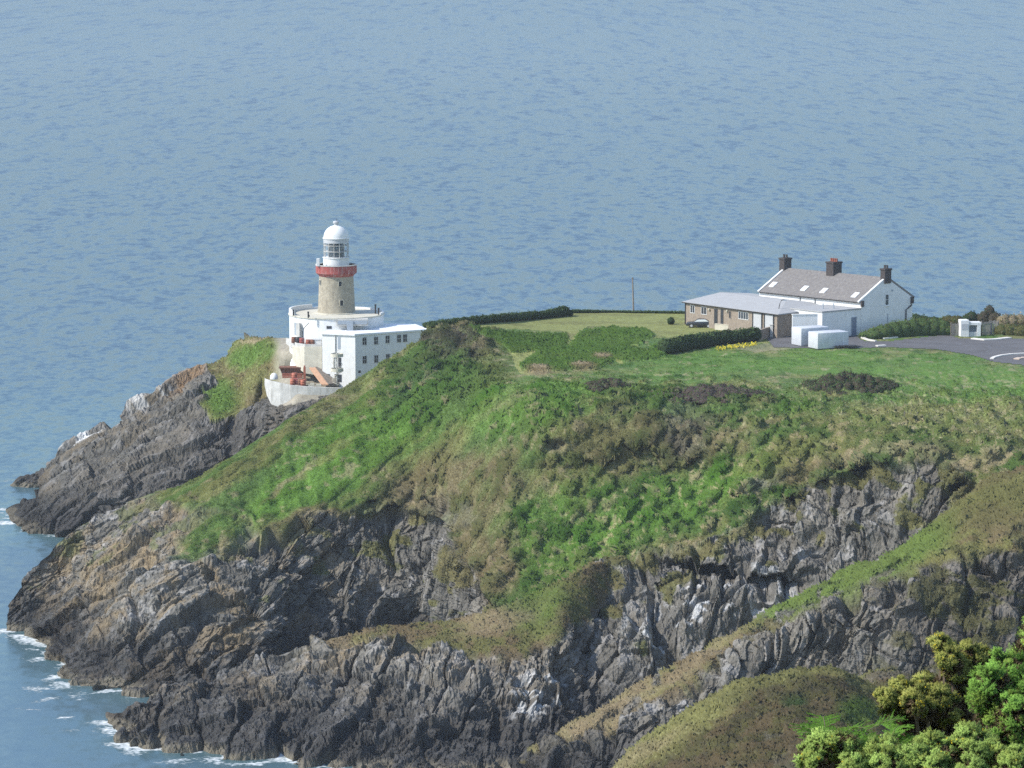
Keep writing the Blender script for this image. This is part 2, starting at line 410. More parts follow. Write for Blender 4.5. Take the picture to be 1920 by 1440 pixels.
# ------------------------------------------------------------------ the main headland
MAIN = {
 14: [(1136,3.0),(1140,2.8),(1145,2.5),(1150,2.2),(1158,1.6),(1168,.8),(1182,0)],
 60: [(1070,7.5),(1078,7),(1090,6.2),(1105,5.3),(1125,4),(1155,2),(1196,0)],
 130: [(1001,12.5),(1010,12),(1030,10.7),(1060,8.8),(1110,6),(1190,3),(1278,0)],
 220: [(955,15.5),(970,15),(1000,13.5),(1050,11),(1120,8),(1210,4),(1300,0)],
 350: [(908,20),(918,19.8),(935,19),(990,16.5),(1070,12.5),(1180,7),(1310,0)],
 470: [(832,24.5),(850,24),(890,22),(970,17.5),(1060,13),(1180,7),(1310,0)],
 600: [(751,29.3),(780,28),(840,25),(920,20.5),(985,16.5),(1100,9),(1260,0)],
 670: [(712,31),(745,29.7),(820,26.5),(900,21.8),(975,17),(1090,9.6),(1245,0)],
 700: [(692,32.4),(728,31),(800,27.5),(890,22.5),(965,17.5),(1080,10),(1240,0)],
 760: [(654,34.3),(695,32.7),(775,29.3),(875,23.5),(965,17.5),(1080,10.3),(1235,0)],
 786: [(639,35.4),(680,34),(762,30.2),(868,24),(965,17.5),(1080,10.4),(1232,0)],
 803: [(615,36.4),(660,35),(750,31),(860,24.5),(965,17.5),(1080,10.5),(1230,0)],
 840: [(604,36.8),(650,35.5),(735,32.2),(868,24.8),(1000,16.5),(1100,10.3),(1255,0)],
 900: [(603,36.6),(640,35.8),(720,33.5),(880,25),(1050,15),(1140,10),(1300,0)],
 1000: [(592,35.8),(650,35),(750,33.5),(890,25.5),(1050,15.5),(1130,11),(1345,0)],
 1200: [(583,35.4),(650,34.8),(770,33),(900,25.2),(1055,16.4),(1180,10.6),(1385,0)],
 1400: [(585,35.4),(650,35),(780,33),(890,27),(985,21),(1150,12.4),(1390,0)],
 1600: [(590,35.4),(650,35),(800,33),(850,30.5),(900,27.5),(1100,16),(1400,0)],
 1800: [(597,35.4),(650,35),(830,32.5),(860,31.2),(890,29.5),(1100,17),(1410,0)],
 1950: [(600,35.4),(650,35),(840,32.5),(870,31),(900,29.3),(1100,17),(1370,0)],
 2300: [(600,35.4),(650,35),(840,32.5),(870,31),(900,29.3),(1100,17),(1370,0)],
}
Lm = loft(MAIN, 7, 1.9, 1.9, [(1.5,-.5),(6,-3.5),(14,-11),(26,-24),(44,-42)], smooth_u=34)
NS = normals(Lm, smooth=6)
u, v, P0 = Lm.u, Lm.v, Lm.P.copy()
# image-side feature lines are used only to lay out what grows where on the ground
wn1 = fbm(P0 / 9, 3, 4) - .5; wn2 = fbm(P0 / 2.5, 5, 3) - .5
uw = u + wn1 * 70 + wn2 * 22; vw = v + (fbm(P0 / 9, 7, 4) - .5) * 60 + (fbm(P0 / 2.5, 9, 3) - .5) * 22
vE = np.interp(uw, [0,120,200,300,350,400,450,480,520,600,700,760,820,860,900,935,1000,1060,1100,1130,1200,1280,1330,1400,1450,1500,1540,1600,1700,1780,1830,1950,2400],
               [900,985,955,930,938,945,965,1005,985,975,955,952,975,1010,1075,1140,1150,1120,1095,1075,1060,1035,1005,985,955,915,900,892,875,868,905,930,930])
rock = sstep(vw - vE, -6, 10)
for e in [(400,1005,60,40,-40),(520,985,20,15,0)]:
    rock = np.clip(rock - ell(uw, vw, *e), 0, 1)
for e in [(1285,800,38,28,-60),(700,960,30,18,0),(825,960,22,26,0),(1050,830,18,12,0),(860,985,40,14,-20),(1440,910,30,14,-30)]:
    rock = np.maximum(rock, ell(uw, vw, *e) * .6)
POLY_LAWN = [(860,612),(900,601),(1060,584),(1200,577),(1440,582),(1440,645),(1290,640),(1232,628),(1215,618),(1150,611),(1100,613),(1085,623),(1068,650),(1058,648),(1066,622),(940,616)]
POLY_B1 = [(880,612),(940,616),(1066,621),(1064,640),(1056,652),(960,656),(940,640)]
POLY_B2 = [(975,680),(1010,660),(1060,650),(1085,623),(1110,615),(1150,608),(1212,616),(1228,625),(1205,640),(1180,648),(1210,655),(1240,640),(1250,665),(1200,672),(1150,672),(1120,690),(1040,692),(985,692)]
POLY_ROAD = [(1420,618),(1480,624),(1600,624),(1618,638),(1660,640),(1776,627),(1800,634),(2400,634),(2400,690),(1920,686),(1864,680),(1822,667),(1757,656),(1665,652),(1560,655),(1450,652),(1440,640)]
lawn = in_poly(u, v, POLY_LAWN).astype(float)
bra1 = in_poly(u + wn2 * 14, v - 8 + wn1 * 5, POLY_B1).astype(float); bra2 = in_poly(u + wn2 * 14, v - 5 + wn1 * 5, POLY_B2).astype(float)
roadm = in_poly(u, v, POLY_ROAD).astype(float)
yard = in_poly(u, v, [(1250,575),(1720,575),(1720,640),(1250,640)]).astype(float)
plate = (1 - sstep(v, 690, 760)) * sstep(u, 900, 960)
# relief
d, cre, c2 = rock_disp(P0, 12, 2.7, 1.45, 1, 2.8)
d2, cre2, c22 = rock_disp(P0, 58, 2.5, 1.35, 21, 3.2)
lt = 1 - sstep(u + wn1 * 200, 480, 760)
d = d * (1 - lt) + d2 * lt; c2 = c2 * (1 - lt) + c22 * lt
AL = np.array([.66, .42, .62]); AL /= np.linalg.norm(AL); al_ = P0 @ AL; PD = P0 - np.outer(al_, AL); gmix = sstep(u + wn1 * 150, 820, 1080); GR1 = PD / 1.25 + np.outer(al_ / 5.5, AL); GR2 = PD / 1.35 + np.outer(al_ / 1.9, AL)
def grain(k, s, o, g=.5): return fbm(GR1 * k, s, o, g) * (1 - gmix) + fbm(GR2 * k, s, o, g) * gmix
cl0 = grain(1., 201, 3); mead = ell(u, v, 1760, 770, 380, 75, 3).clip(0, 1); cl0 = cl0 - .12 * mead; clump = sstep(cl0, .45, .65)
hum = (fbm(P0 / 5.0, 31, 4) - .5) * (.9 + .9 * sstep(u, 640, 860)) + clump * .55 * (.35 + .65 * sstep(u, 640, 820)) + (fbm(P0 / .9, 33, 3) - .5) * .35
# little terraces and runnels down the turf slope
runn = (fbm(np.stack([P0[:, 0] / 2.2 + P0[:, 2] * .12, P0[:, 1] / 9, P0[:, 2] / 9], -1), 37, 3) - .5) * 1.2
turf = (hum + runn) * (1 - .8 * plate) * (1 - lawn) * (1 - roadm) * (1 - yard)
crest_keep = np.where(Lm.r <= 0, .2, np.clip(.2 + Lm.r * 1.6, 0, 1)) * np.where(Lm.r < -.5, .0, 1.0)
edge = sstep(u, 14, 60)
DISP = (d * rock + turf * (1 - rock)) * crest_keep * (0.35 + .65 * edge)
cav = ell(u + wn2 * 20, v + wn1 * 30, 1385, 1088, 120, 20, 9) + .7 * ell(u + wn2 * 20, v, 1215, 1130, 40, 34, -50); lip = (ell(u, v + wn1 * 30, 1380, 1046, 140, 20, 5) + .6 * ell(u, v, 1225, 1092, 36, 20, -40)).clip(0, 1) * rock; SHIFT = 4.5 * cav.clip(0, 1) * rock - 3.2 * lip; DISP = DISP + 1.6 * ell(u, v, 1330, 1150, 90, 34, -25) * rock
DISP += 0.2 * (bra1 + bra2) * (.6 + .9 * fbm(P0 / 1.0, 41, 3))
# overhang lip where the turf ends above the rock
DISP += .5 * np.exp(-((vw - vE) / 9) ** 2) * (1 - plate)
Lm.P = P0 + NS * DISP[:, None] + np.outer(SHIFT, np.array([0, 1., 0]))
# colours of the ground cover
nA = grain(1 / 3.0, 43, 5, .6); nB = grain(.8, 47, 4); nC = fbm(P0 / 14, 51, 3)
c = np.repeat(G2[None], len(u), 0)
c = mixc(c, OL * 1.1, sstep(nA, .46, .62) * .7)
c = mixc(c, BR, sstep(nA * .6 + nB * .4, .55, .65) * .4)
c = mixc(c, G3, sstep(grain(1 / 1.6, 215, 3), .56, .68) * (.35 + .25 * gmix))
BL = [  # u, v, ru, rv, rot, colour, weight
 (640,850,210,62,-33,G1,1.0),(520,940,90,38,-42,G1,.95),(720,790,110,40,-38,G1,.9),(560,930,120,45,-30,G1,.8),
 (860,700,110,50,-30,G2,.7),(800,690,90,22,-38,G3*1.15,.75),(760,730,60,14,-40,G3*1.2,.6),
 (840,632,85,24,6,HE*1.1,.95),(890,650,55,24,10,HE*1.15,.8),(930,690,40,40,0,OL*.8,.5),
 (560,790,150,13,-37,OL,.85),(400,905,70,14,-25,OL*1.05,.8),(620,770,60,12,-36,BR*1.1,.55),(690,720,60,10,-38,OL,.6),
 (590,870,120,8,-35,OL*1.1,.6),(700,900,100,8,-32,OL*1.1,.5),(540,900,70,7,-38,TA*.8,.5),
 (860,915,130,62,-8,BR,.85),(900,1040,90,75,-10,BR*1.05,.85),(780,940,70,28,0,TA*.75,.6),(560,985,90,18,-8,BR*1.15,.8),(930,1100,60,40,-30,BR*1.1,.7),
 (980,800,70,30,-10,G2*1.1,.7),(1060,790,90,30,-20,OL*.9,.6),(1060,940,95,46,-20,G1*.95,.75),(1030,1050,55,60,-20,G1*.95,.85),(1110,870,80,32,-10,OL*.85,.6),
 (1250,960,170,44,-25,G1*1.1,.9),(1120,1020,80,30,-25,G1*1.15,.75),(1170,1015,60,20,-30,G1*1.2,.5),(1380,900,110,30,-22,G1*1.05,.75),
 (1000,760,110,46,-15,G1,.75),(930,760,90,30,-38,G1*1.05,.6),(960,745,70,9,-40,TA*.7,.5),(1180,820,120,42,0,BR*.95,.75),(1285,805,62,42,-50,HE*1.2,.85),(1120,810,60,24,0,OL*.8,.7),(1055,832,26,16,0,TA,.7),(1340,840,60,26,-10,BR*1.1,.7),
 (1160,770,70,8,0,BR*1.3,.7),(1195,880,50,26,-10,BR*1.2,.7),
 (1560,850,130,26,-14,OL*1.25,.8),(1640,862,110,16,-10,TA*.85,.7),(1450,870,80,24,-18,OL*1.2,.6),(1750,862,80,14,0,TA*.9,.6),(1500,890,60,18,-20,BR,.7),
 (1560,690,330,24,3,G1*1.0,.75),(1350,690,200,22,0,G1*.9,.6),(1850,720,220,38,4,G1*.95,.7),(1700,790,190,24,3,OL*1.25,.8),(1830,785,150,28,3,np.array([.17,.185,.065]),.8),
 (1740,745,130,16,3,G1*.95,.6),(1020,735,120,22,0,G1*1.05,.6),(1300,770,140,12,-2,G2*1.15,.7),(1880,835,120,22,2,OL,.6),
 (1500,775,90,12,0,G1,.6),(1860,850,60,14,0,G2,.7),(1840,865,60,12,-8,TA*1.1,.75),
 (960,670,16,20,0,LA*.9,0),
]
for (a, b, ru, rv, ro, cc, w) in BL:
    c = mixc(c, np.asarray(cc), ell(uw, vw, a, b, ru, rv, ro) * w * (.5 + .8 * sstep(nB, .35, .65) + .25 * (1 - sstep(u, 700, 950))).clip(0, 1))
# pale flower and dry-stalk specks on the right-hand slope
spk = sstep(fbm(P0 / .7, 55, 2), .62, .72) * ell(u, v, 1500, 930, 560, 160, -15)
c = mixc(c, TA * 1.25, spk * .6)
c = mixc(c, c * np.array([.62, .78, .6]), clump * sstep(fbm(P0 / 4, 203, 3), .42, .55) * .8 * (.25 + .75 * sstep(u, 660, 840)))
c = mixc(c, TA * .9, sstep(fbm(P0 / 1.1, 205, 3), .62, .7) * .5 * sstep(fbm(P0 / 6, 207, 3), .45, .55))
c = mixc(c, LA * .85, lawn * .95); c = mixc(c, OL * .9, lawn * sstep(fbm(P0 / np.array([9., 2.5, 9.]), 221, 4), .5, .64) * .7)
for pl in ([(955,655),(985,655),(1005,662),(985,672),(975,684),(978,696),(1005,697),(990,703),(975,700),(958,672)], [(1180,650),(1196,642),(1200,654),(1226,656),(1210,663)], [(1062,648),(1085,623),(1080,640),(1068,655)], [(1150,676),(1172,668),(1168,682)]):
    c = mixc(c, LA * .95, in_poly(u + wn2 * 8, v, pl).astype(float))
c = mixc(c, G1 * .62 + G2 * .2, bra1 * .9); c = mixc(c, G1 * .7 + G2 * .25, bra2 * .85)
c = mixc(c, BR * 1.3, (ell(u + wn2 * 10, v, 1010, 697, 24, 7) + ell(u + wn2 * 10, v, 1095, 690, 24, 6) + ell(u + wn2 * 10, v, 1130, 672, 18, 5)).clip(0, 1) * .9)
c = mixc(c, TA, (ell(u + wn2 * 10, v, 1013, 693, 14, 3) + ell(u + wn2 * 10, v, 1090, 687, 14, 3) + ell(u + wn2 * 10, v, 1130, 671, 14, 3)).clip(0, 1))
c = mixc(c, HE, ell(uw, v, 1420, 700, 50, 6) * 0)
# bare path in front of the house, gravel yard
c = mixc(c, np.array([.25,.22,.15]), in_poly(u, v, [(1360,652),(1480,640),(1490,655),(1420,660)]).astype(float) * .5)
warm = (lt * .8 + .12) * (1 - sstep(v, 1240, 1400) * .3)
rc = rock_color(Lm.P, c2, warm, 3)
guano = ell(uw, vw, 1350, 1120, 150, 45, -25) + ell(uw, vw, 1240, 1200, 50, 60, -50) + ell(uw, vw, 1440, 1120, 60, 30, -20)
rc = mixc(rc, np.array([.48,.48,.47]), np.clip(guano, 0, 1) * sstep(fbm(P0 / np.array([1.2, 1.2, 2.4]), 61, 4), .54, .64) * .8)
rc = mixc(rc, np.array([.05,.05,.052]), ell(uw, vw, 1390, 1075, 130, 22, 8) * .6)  # shadow band under the overhang, painted into the rock colour
# tussocks that cling to rock ledges
cling = sstep(fbm(P0 / np.array([3.2, 3.2, 2.]), 63, 4) + .06 - .0017 * (vw - vE), .52, .6) * (1 - lt * .5) * rock
c = mixc(c, rc, rock * (1 - .85 * cling)); c = mixc(c, BR * .45 + OL * .5, cling * .8 * rock)
CM = np.clip(c, 0.01, 1)
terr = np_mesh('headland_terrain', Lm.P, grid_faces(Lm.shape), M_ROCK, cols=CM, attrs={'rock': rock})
tag(terr, 'grassy headland plateau falling in green and brown slopes to grey sea cliffs', 'hill', kind='structure')
NM = normals(Lm, smooth=3)
vis = (Lm.r >= 0)
tm = (1 - rock + .8 * cling * rock).clip(0, 1) * (1 - lawn) * (1 - roadm) * (1 - yard) * (1 - .55 * plate) * vis * (sstep(u, 100, 200))
add_tufts(Lm, NM, CM, tm * (.75 + .45 * sstep(cl0, .47, .62)), 1.5, (.1 + .09 * sstep(u, 640, 800) + .2 * sstep(cl0, .45, .65) * (.2 + .8 * sstep(u, 640, 800))) * (1 - .6 * plate), 1)
add_tufts(Lm, NM, CM, (bra1 + bra2).clip(0, 1) * vis, 1.6, .28, 2)

# ground lookup (before relief) for whatever stands on the plateau
def ground(uu, vv):
    z = []
    uu = np.atleast_1d(np.asarray(uu, float)); vv = np.atleast_1d(np.asarray(vv, float))
    for a, b in zip(uu, vv):
        i = int(np.clip(round((a - Lm.U[0]) / 1.9), 0, len(Lm.U) - 1)); z.append(np.interp(b, Lm.V[:, i], Lm.Z[:, i]))
    return at_z(uu, vv, np.array(z)) if len(z) > 1 else at_z(uu[0], vv[0], z[0])

# ------------------------------------------------------------------ low rock spur in front of the main cliff
SP2 = {
 200: [(1338,.8),(1345,.5),(1352,.2),(1360,0)], 230: [(1335,1.6),(1350,1.2),(1370,.6),(1388,0)],
 330: [(1298,3.2),(1325,2.5),(1370,1.3),(1414,0)], 430: [(1262,5),(1300,4),(1365,2.2),(1430,0)],
 560: [(1212,8),(1270,6),(1350,3),(1445,0)], 700: [(1180,10),(1250,7.5),(1345,4),(1455,0)],
 850: [(1163,10.8),(1235,8.3),(1340,4.6),(1455,0)], 950: [(1140,12.6),(1215,9.3),(1335,4),(1445,0)],
 1000: [(1115,13.8),(1205,9.8),(1325,4),(1425,0)], 1060: [(1085,15.6),(1185,11),(1310,4.3),(1420,0)], 1120: [(1056,16.9),(1165,10.9),(1300,4),(1395,0)],
 1200: [(1050,16.3),(1150,10.2),(1290,1.6),(1318,0)], 1290: [(1050,15),(1150,9),(1290,0),(1310,-2)],
}
Ls = loft(SP2, 4, 1.9, 1.9, [(1.5,-.6),(5,-3.5),(9,-9),(14,-18)])
NS = normals(Ls, smooth=6); u, v, P0 = Ls.u, Ls.v, Ls.P.copy()
wn1 = fbm(P0 / 9, 3, 4) - .5; wn2 = fbm(P0 / 2.5, 5, 3) - .5
uw = u + wn1 * 60 + wn2 * 25; vw = v + (fbm(P0 / 9, 7, 4) - .5) * 60 + (fbm(P0 / 2.5, 9, 3) - .5) * 25
d, cre, c2 = rock_disp(P0, 38, 2.5, 1.2, 5, 2.2); d2, cre2, c22 = rock_disp(P0, 15, 2.7, 1.5, 25, 3.0)
rt = sstep(u + wn1 * 200, 820, 1060); d = d * (1 - rt) + d2 * rt; c2 = c2 * (1 - rt) + c22 * rt
vG = np.interp(uw, [200,560,640,760,830,900,980,1040,1100,1180,1300], [1290,1222,1206,1204,1204,1228,1230,1205,1170,1080,1000])
turfm = (1 - sstep(vw - vG, -12, 16)) * sstep(uw, 480, 760)
edge = sstep(u, 200, 260) * .75 + .25
keep = np.where(Ls.r <= 0, .4, 1.) * np.where(Ls.r < -.5, 0, 1)
big = (fbm(P0 / 6.5, 71, 3) - .5) * 3.2
Ls.P = P0 + NS * ((d + big * .7) * (1 - turfm) * keep * edge + (fbm(P0 / 3, 73, 4) - .5)[:, None][:, 0] * 1.0 * turfm * keep)[:, None]
nB = fbm(P0 / 1.6, 47, 4)
up = np.clip(1 - (v - np.interp(u, [200,430,700,1000,1230], [1338,1262,1180,1115,1045])) / 130, 0, 1)
rc = rock_color(Ls.P, c2, .3 + .65 * up * (1 - rt * .6), 7)
gc = mixc(np.repeat(BR[None] * 1.1, len(u), 0), OL, sstep(nB, .4, .6) * .9); gc = mixc(gc, G1 * .9, ell(uw, vw, 1010, 1140, 60, 50, -30) * .6); gc = mixc(gc, TA * .85, ell(uw, vw, 930, 1165, 80, 25, -10) * .6)
rc = mixc(rc, np.array([.5,.5,.49]), (ell(uw, vw, 990, 1320, 35, 50) + ell(uw, vw, 1040, 1290, 40, 30)).clip(0, 1) * sstep(fbm(P0, 61, 4), .5, .62) * .8)
CS = mixc(rc, gc, turfm)
o = np_mesh('rock_spur_terrain', Ls.P, grid_faces(Ls.shape), M_ROCK, cols=np.clip(CS, .01, 1), attrs={'rock': 1 - turfm}); tag(o, 'low brown and grey rock spur running down to the surf', 'rocks', kind='structure')
add_tufts(Ls, normals(Ls, smooth=14), CS, turfm * (Ls.r >= 0), 1.0, .28, 3)

# ------------------------------------------------------------------ right-hand spur with a turf back
SP3 = {
 960: [(1445,.4),(1455,.2),(1465,.1),(1485,-.2)], 1000: [(1412,1.8),(1440,1.2),(1460,.6),(1485,0)], 1060: [(1372,4),(1420,2.8),(1450,1.5),(1485,0)],
 1130: [(1330,6.2),(1400,4.2),(1440,2.5),(1485,0)], 1200: [(1290,8.3),(1360,6),(1410,4),(1480,0)], 1300: [(1235,11.3),(1290,9.8),(1350,7),(1480,0)],
 1400: [(1180,14.3),(1220,13.5),(1300,9),(1485,0)], 1500: [(1120,18),(1165,17),(1260,11.5),(1490,0)], 1600: [(1070,20.8),(1118,19.8),(1230,14),(1495,0)],
 1700: [(1028,23.5),(1072,22.5),(1200,16.5),(1500,0)], 1775: [(970,26.8),(1030,25),(1185,17.5),(1500,0)], 1800: [(945,28),(1022,25.8),(1180,18),(1500,0)],
 1850: [(905,30.5),(1000,27),(1180,18),(1500,0)], 1920: [(880,32),(990,28),(1180,18),(1500,0)], 2300: [(800,37),(950,31),(1150,19.5),(1500,0)],
}
Lr = loft(SP3, 4, 1.9, 1.9, [(1.2,-.4),(4,-3),(8,-9),(13,-20),(16,-34)])
NS = normals(Lr, smooth=6); u, v, P0 = Lr.u, Lr.v, Lr.P.copy()
wn1 = fbm(P0 / 9, 3, 4) - .5; wn2 = fbm(P0 / 2.5, 5, 3) - .5
uw = u + wn1 * 50 + wn2 * 25; vw = v + (fbm(P0 / 9, 7, 4) - .5) * 46 + (fbm(P0 / 2.5, 9, 3) - .5) * 25
d, cre, c2 = rock_disp(P0, 30, 2.6, 1.5, 8, 3.0)
vG = np.interp(uw, [960,1100,1200,1300,1400,1500,1600,1700,1780,1850,1920,2300], [1440,1400,1340,1285,1225,1168,1122,1085,1055,1045,1040,1000])
turfm = 1 - sstep(vw - vG, -8, 10); turfm = turfm * (1 - .9 * sstep(fbm(P0 / 2.4, 301, 4) + .0022 * (vw - vG), .5, .57))
keep = np.where(Lr.r <= 0, .35, 1.) * np.where(Lr.r < -.5, 0, 1)
Lr.P = P0 + NS * (d * (1 - turfm) * keep + ((fbm(P0 / 3, 73, 4) - .5) * 1.7 + .35) * turfm * keep)[:, None]
nA = fbm(P0 / 4, 43, 5, .6); nB = fbm(P0 / 1.6, 47, 4)
rc = rock_color(Lr.P, c2, .18, 9)
cling = sstep(fbm(P0 / np.array([3.4, 3.4, 1.5]), 63, 4) + .07 * sstep(u, 1700, 1800), .5, .6) * sstep(u, 1560, 1750) * (1 - turfm)
rc = mixc(rc, np.array([.075, .066, .055]), sstep(u + wn1 * 80, 1640, 1760) * .6); rc = mixc(rc, OL * .55, cling * .8)
gc = mixc(np.repeat(BR[None] * 1.15, len(u), 0), OL * 1.15, sstep(nA, .42, .58) * .9)
gc = mixc(gc, G1 * .75 + OL * .35, (ell(uw, vw, 1610, 1088, 170, 34, -27) + ell(uw, vw, 1725, 1030, 90, 30, -38) + ell(uw, vw, 1480, 1140, 60, 18, -28)).clip(0, 1) * .85)
gc = mixc(gc, OL * .8, ell(uw, vw, 1860, 950, 110, 60, -20) * .7); gc = mixc(gc, TA * .9, ell(uw, vw, 1130, 1350, 130, 30, -30) * .6)
gc = mixc(gc, TA * .9, ell(uw, vw, 1320, 1245, 90, 14, -30) * .5)
CR = mixc(rc, gc * (.8 + .4 * nB)[:, None], turfm)
o = np_mesh('grassy_spur_terrain', Lr.P, grid_faces(Lr.shape), M_ROCK, cols=np.clip(CR, .01, 1), attrs={'rock': 1 - turfm}); tag(o, 'dark cliff spur with a narrow grassy back', 'hill', kind='structure')
add_tufts(Lr, normals(Lr, smooth=14), CR, (turfm * .9 + cling * .5) * (Lr.r >= 0), 1.1, .3, 4)

# ------------------------------------------------------------------ heathery mound and a small knoll behind it
def mound(name, us, vs, Y0, seed, label, dark, rows=((0, 0), (70, -12), (200, -28), (480, -50))):
    st = {}
    for a, b in zip(us, vs):
        st[a] = [(b + dv, CAM_H - (Y0 + dy) * (b + dv + 120) / 6600 * 1.0) for dv, dy in rows]
    L = loft(st, 4, 1.9, 2.2, [(1.2,-.4),(4,-2.4),(9,-8),(14,-22)])
    NS = normals(L, smooth=6); P0 = L.P.copy()
    wn1 = fbm(P0 / 6, 3, 4) - .5; keep = np.where(L.r <= 0, .4, 1.) * np.where(L.r < -.5, 0, 1)
    L.P = P0 + NS * (((fbm(P0 / 3.2, seed, 4) - .5) * 2.1 + (fbm(P0 / .9, seed + 3, 3) - .5) * .8) * keep)[:, None]
    nA = fbm(P0 / 2.2, seed + 5, 5, .6); nB = fbm(P0 / .8, seed + 7, 3)
    crest = np.interp(L.u, us, vs); t = (L.v - crest) + wn1 * 30
    c = mixc(np.repeat(BR[None] * dark, len(L.u), 0), OL * .8 * dark, sstep(nA, .42, .6) * .8)
    c = mixc(c, HE, sstep(nB * .5 + nA * .5, .5, .62) * .6)
    rim = (1 - sstep(t, 10, 24))
    c = mixc(c, OL * 1.15, rim * .7)
    return L, c, P0, t
us4 = [1090,1140,1180,1240,1300,1380,1440,1500,1560,1640,1700,1800,1950,2300]; vs4 = [1490,1445,1410,1365,1325,1285,1268,1256,1258,1285,1310,1340,1365,1400]
Lk, ck, P0, t = mound('m', us4, vs4, 348, 81, '', .72)
strip = ell(Lk.u + (fbm(P0 / 3, 5, 3) - .5) * 30, Lk.v, 1250, 1385, 170, 26, -31)
ck = mixc(ck, OL * 1.4, strip * .75); ck = mixc(ck, TA * .8, ell(Lk.u, Lk.v, 1200, 1420, 90, 12, -30) * .5)
ck = mixc(ck, G3 * .8, ell(Lk.u, Lk.v, 1490, 1318, 24, 14) * .9); ck = mixc(ck, G1 * .8, ell(Lk.u, Lk.v, 1610, 1340, 40, 30) * .7)
rk4 = sstep(fbm(P0 / 2.5, 99, 4) + ell(Lk.u, Lk.v, 1480, 1425, 60, 25) * .12, .62, .7) * sstep(t, 60, 100) * .25
ck = mixc(ck, rock_color(P0, fbm(P0, 3, 3), .2, 5, False), rk4)
o = np_mesh('heather_mound_terrain', Lk.P, grid_faces(Lk.shape), M_ROCK, cols=np.clip(ck, .01, 1)); tag(o, 'rounded brown heather mound below the dark spur', 'hill', kind='structure')
add_tufts(Lk, normals(Lk, smooth=14), ck, (1 - rk4) * (Lk.r >= 0), 1.0, .26, 5)
Ln, cn, P0, t = mound('k', [1560,1590,1620,1660,1700,1740,1790,1850], [1330,1290,1264,1253,1262,1285,1310,1345], 374, 91, '', .75, ((0,0),(40,-4),(110,-9),(260,-16)))
cn = mixc(cn, np.array([.14,.12,.1]), sstep(fbm(P0 / 1.5, 7, 4), .5, .6) * .7)
o = np_mesh('knoll_terrain', Ln.P, grid_faces(Ln.shape), M_ROCK, cols=np.clip(cn, .01, 1)); tag(o, 'small brown knoll behind the heather mound', 'hill', kind='structure')
add_tufts(Ln, normals(Ln, smooth=14), cn, (Ln.r >= 0) * 1., 1.1, .24, 6)

# ------------------------------------------------------------------ far headland under the lighthouse
FAR = {
 10: [(953,.3),(955,.2),(957,.1),(960,0)], 30: [(944,1.4),(955,1),(970,.5),(986,0)], 50: [(938,2),(958,1.5),(978,.8),(999,0)],
 76: [(917,3.5),(945,2.8),(975,1.5),(1001,0)], 84: [(880,5.5),(925,4.5),(970,2.2),(1001,0)], 109: [(862,7.3),(910,6),(960,3.3),(1003,0)],
 131: [(839,9.3),(900,7),(955,4),(1008,0)], 187: [(815,11.5),(880,9),(945,5.5),(1012,0)], 250: [(768,15.5),(850,12),(930,7.3),(1024,0)],
 306: [(731,18.8),(830,14),(920,8.5),(1030,0)], 369: [(684,22.7),(790,17.5),(900,10),(1030,0)], 419: [(675,23.8),(760,19.5),(880,11.5),(1030,0)],
 436: [(650,25.8),(745,20.5),(870,12),(1030,0)], 450: [(637,27.2),(735,21.2),(865,12.5),(1030,0)],
 500: [(635,29),(655,28),(690,25.7),(730,22.5),(790,18.5),(1030,0)], 535: [(634,29.6),(657,29.0),(700,25.6),(732,23.7),(761,22.3),(1045,0)],
 560: [(634,30),(658,29.4),(700,25.8),(727,24.75),(757,22.9),(1045,0)], 640: [(628,30.5),(658,29.5),(700,25.8),(727,24.75),(757,22.9),(1045,0)], 820: [(628,30.5),(658,29.5),(700,25.8),(727,24.75),(757,22.9),(1045,0)],
}
for k_ in list(FAR):
    if len(FAR[k_]) == 4: FAR[k_] = [tuple(x) for x in resample_rows(FAR[k_], 6)]
Lf = loft(FAR, 6, 1.9, 1.9, [(1.5,-.6),(5,-4),(11,-12),(20,-26),(32,-40)])
NS = normals(Lf, smooth=6); u, v, P0 = Lf.u, Lf.v, Lf.P.copy()
wn1 = fbm(P0 / 9, 3, 4) - .5; wn2 = fbm(P0 / 2.5, 5, 3) - .5
uw = u + wn1 * 55 + wn2 * 22; vw = v + (fbm(P0 / 9, 7, 4) - .5) * 55 + (fbm(P0 / 2.5, 9, 3) - .5) * 22
gp = in_poly(uw, vw, [(440,630),(800,620),(800,735),(575,750),(505,755),(470,775),(395,785),(385,760),(420,725),(375,690),(420,675)]).astype(float)
rock = 1 - gp
d, cre, c2 = rock_disp(P0, 52, 2.8, 1.25, 13, 4.5)
edge = sstep(u, 10, 60) * .8 + .2; keep = np.where(Lf.r <= 0, .5, 1.) * np.where(Lf.r < -.5, 0, 1)
calm = 1 - sstep(u, 505, 540) * (1 - sstep(v, 752, 772))
Lf.P = P0 + NS * ((d * rock + ((fbm(P0 / 3, 73, 4) - .5) * 1.6 + .3) * gp) * keep * edge * calm)[:, None]
nA = fbm(P0 / 4, 43, 5, .6); nB = fbm(P0 / 1.6, 47, 4)
cv = np.interp(u, [10,50,84,131,250,369,436,470], [953,938,880,839,768,684,650,635])
rc = rock_color(Lf.P, c2, .25 + .5 * (1 - sstep(v - cv, 15, 70)), 15) * .9
rc = mixc(rc, np.array([.055,.052,.055]), sstep(v - cv + wn1 * 60, 60, 160) * .35)  # shade of the face below its sunlit crest, mixed into the colour
gu = (ell(uw, vw, 135, 842, 32, 14, -30) + ell(uw, vw, 170, 822, 22, 8, -30) + .6 * ell(uw, vw, 270, 755, 80, 7, -40)).clip(0, 1)
rc = mixc(rc, np.array([.62,.62,.6]), gu * sstep(nB, .38, .52))
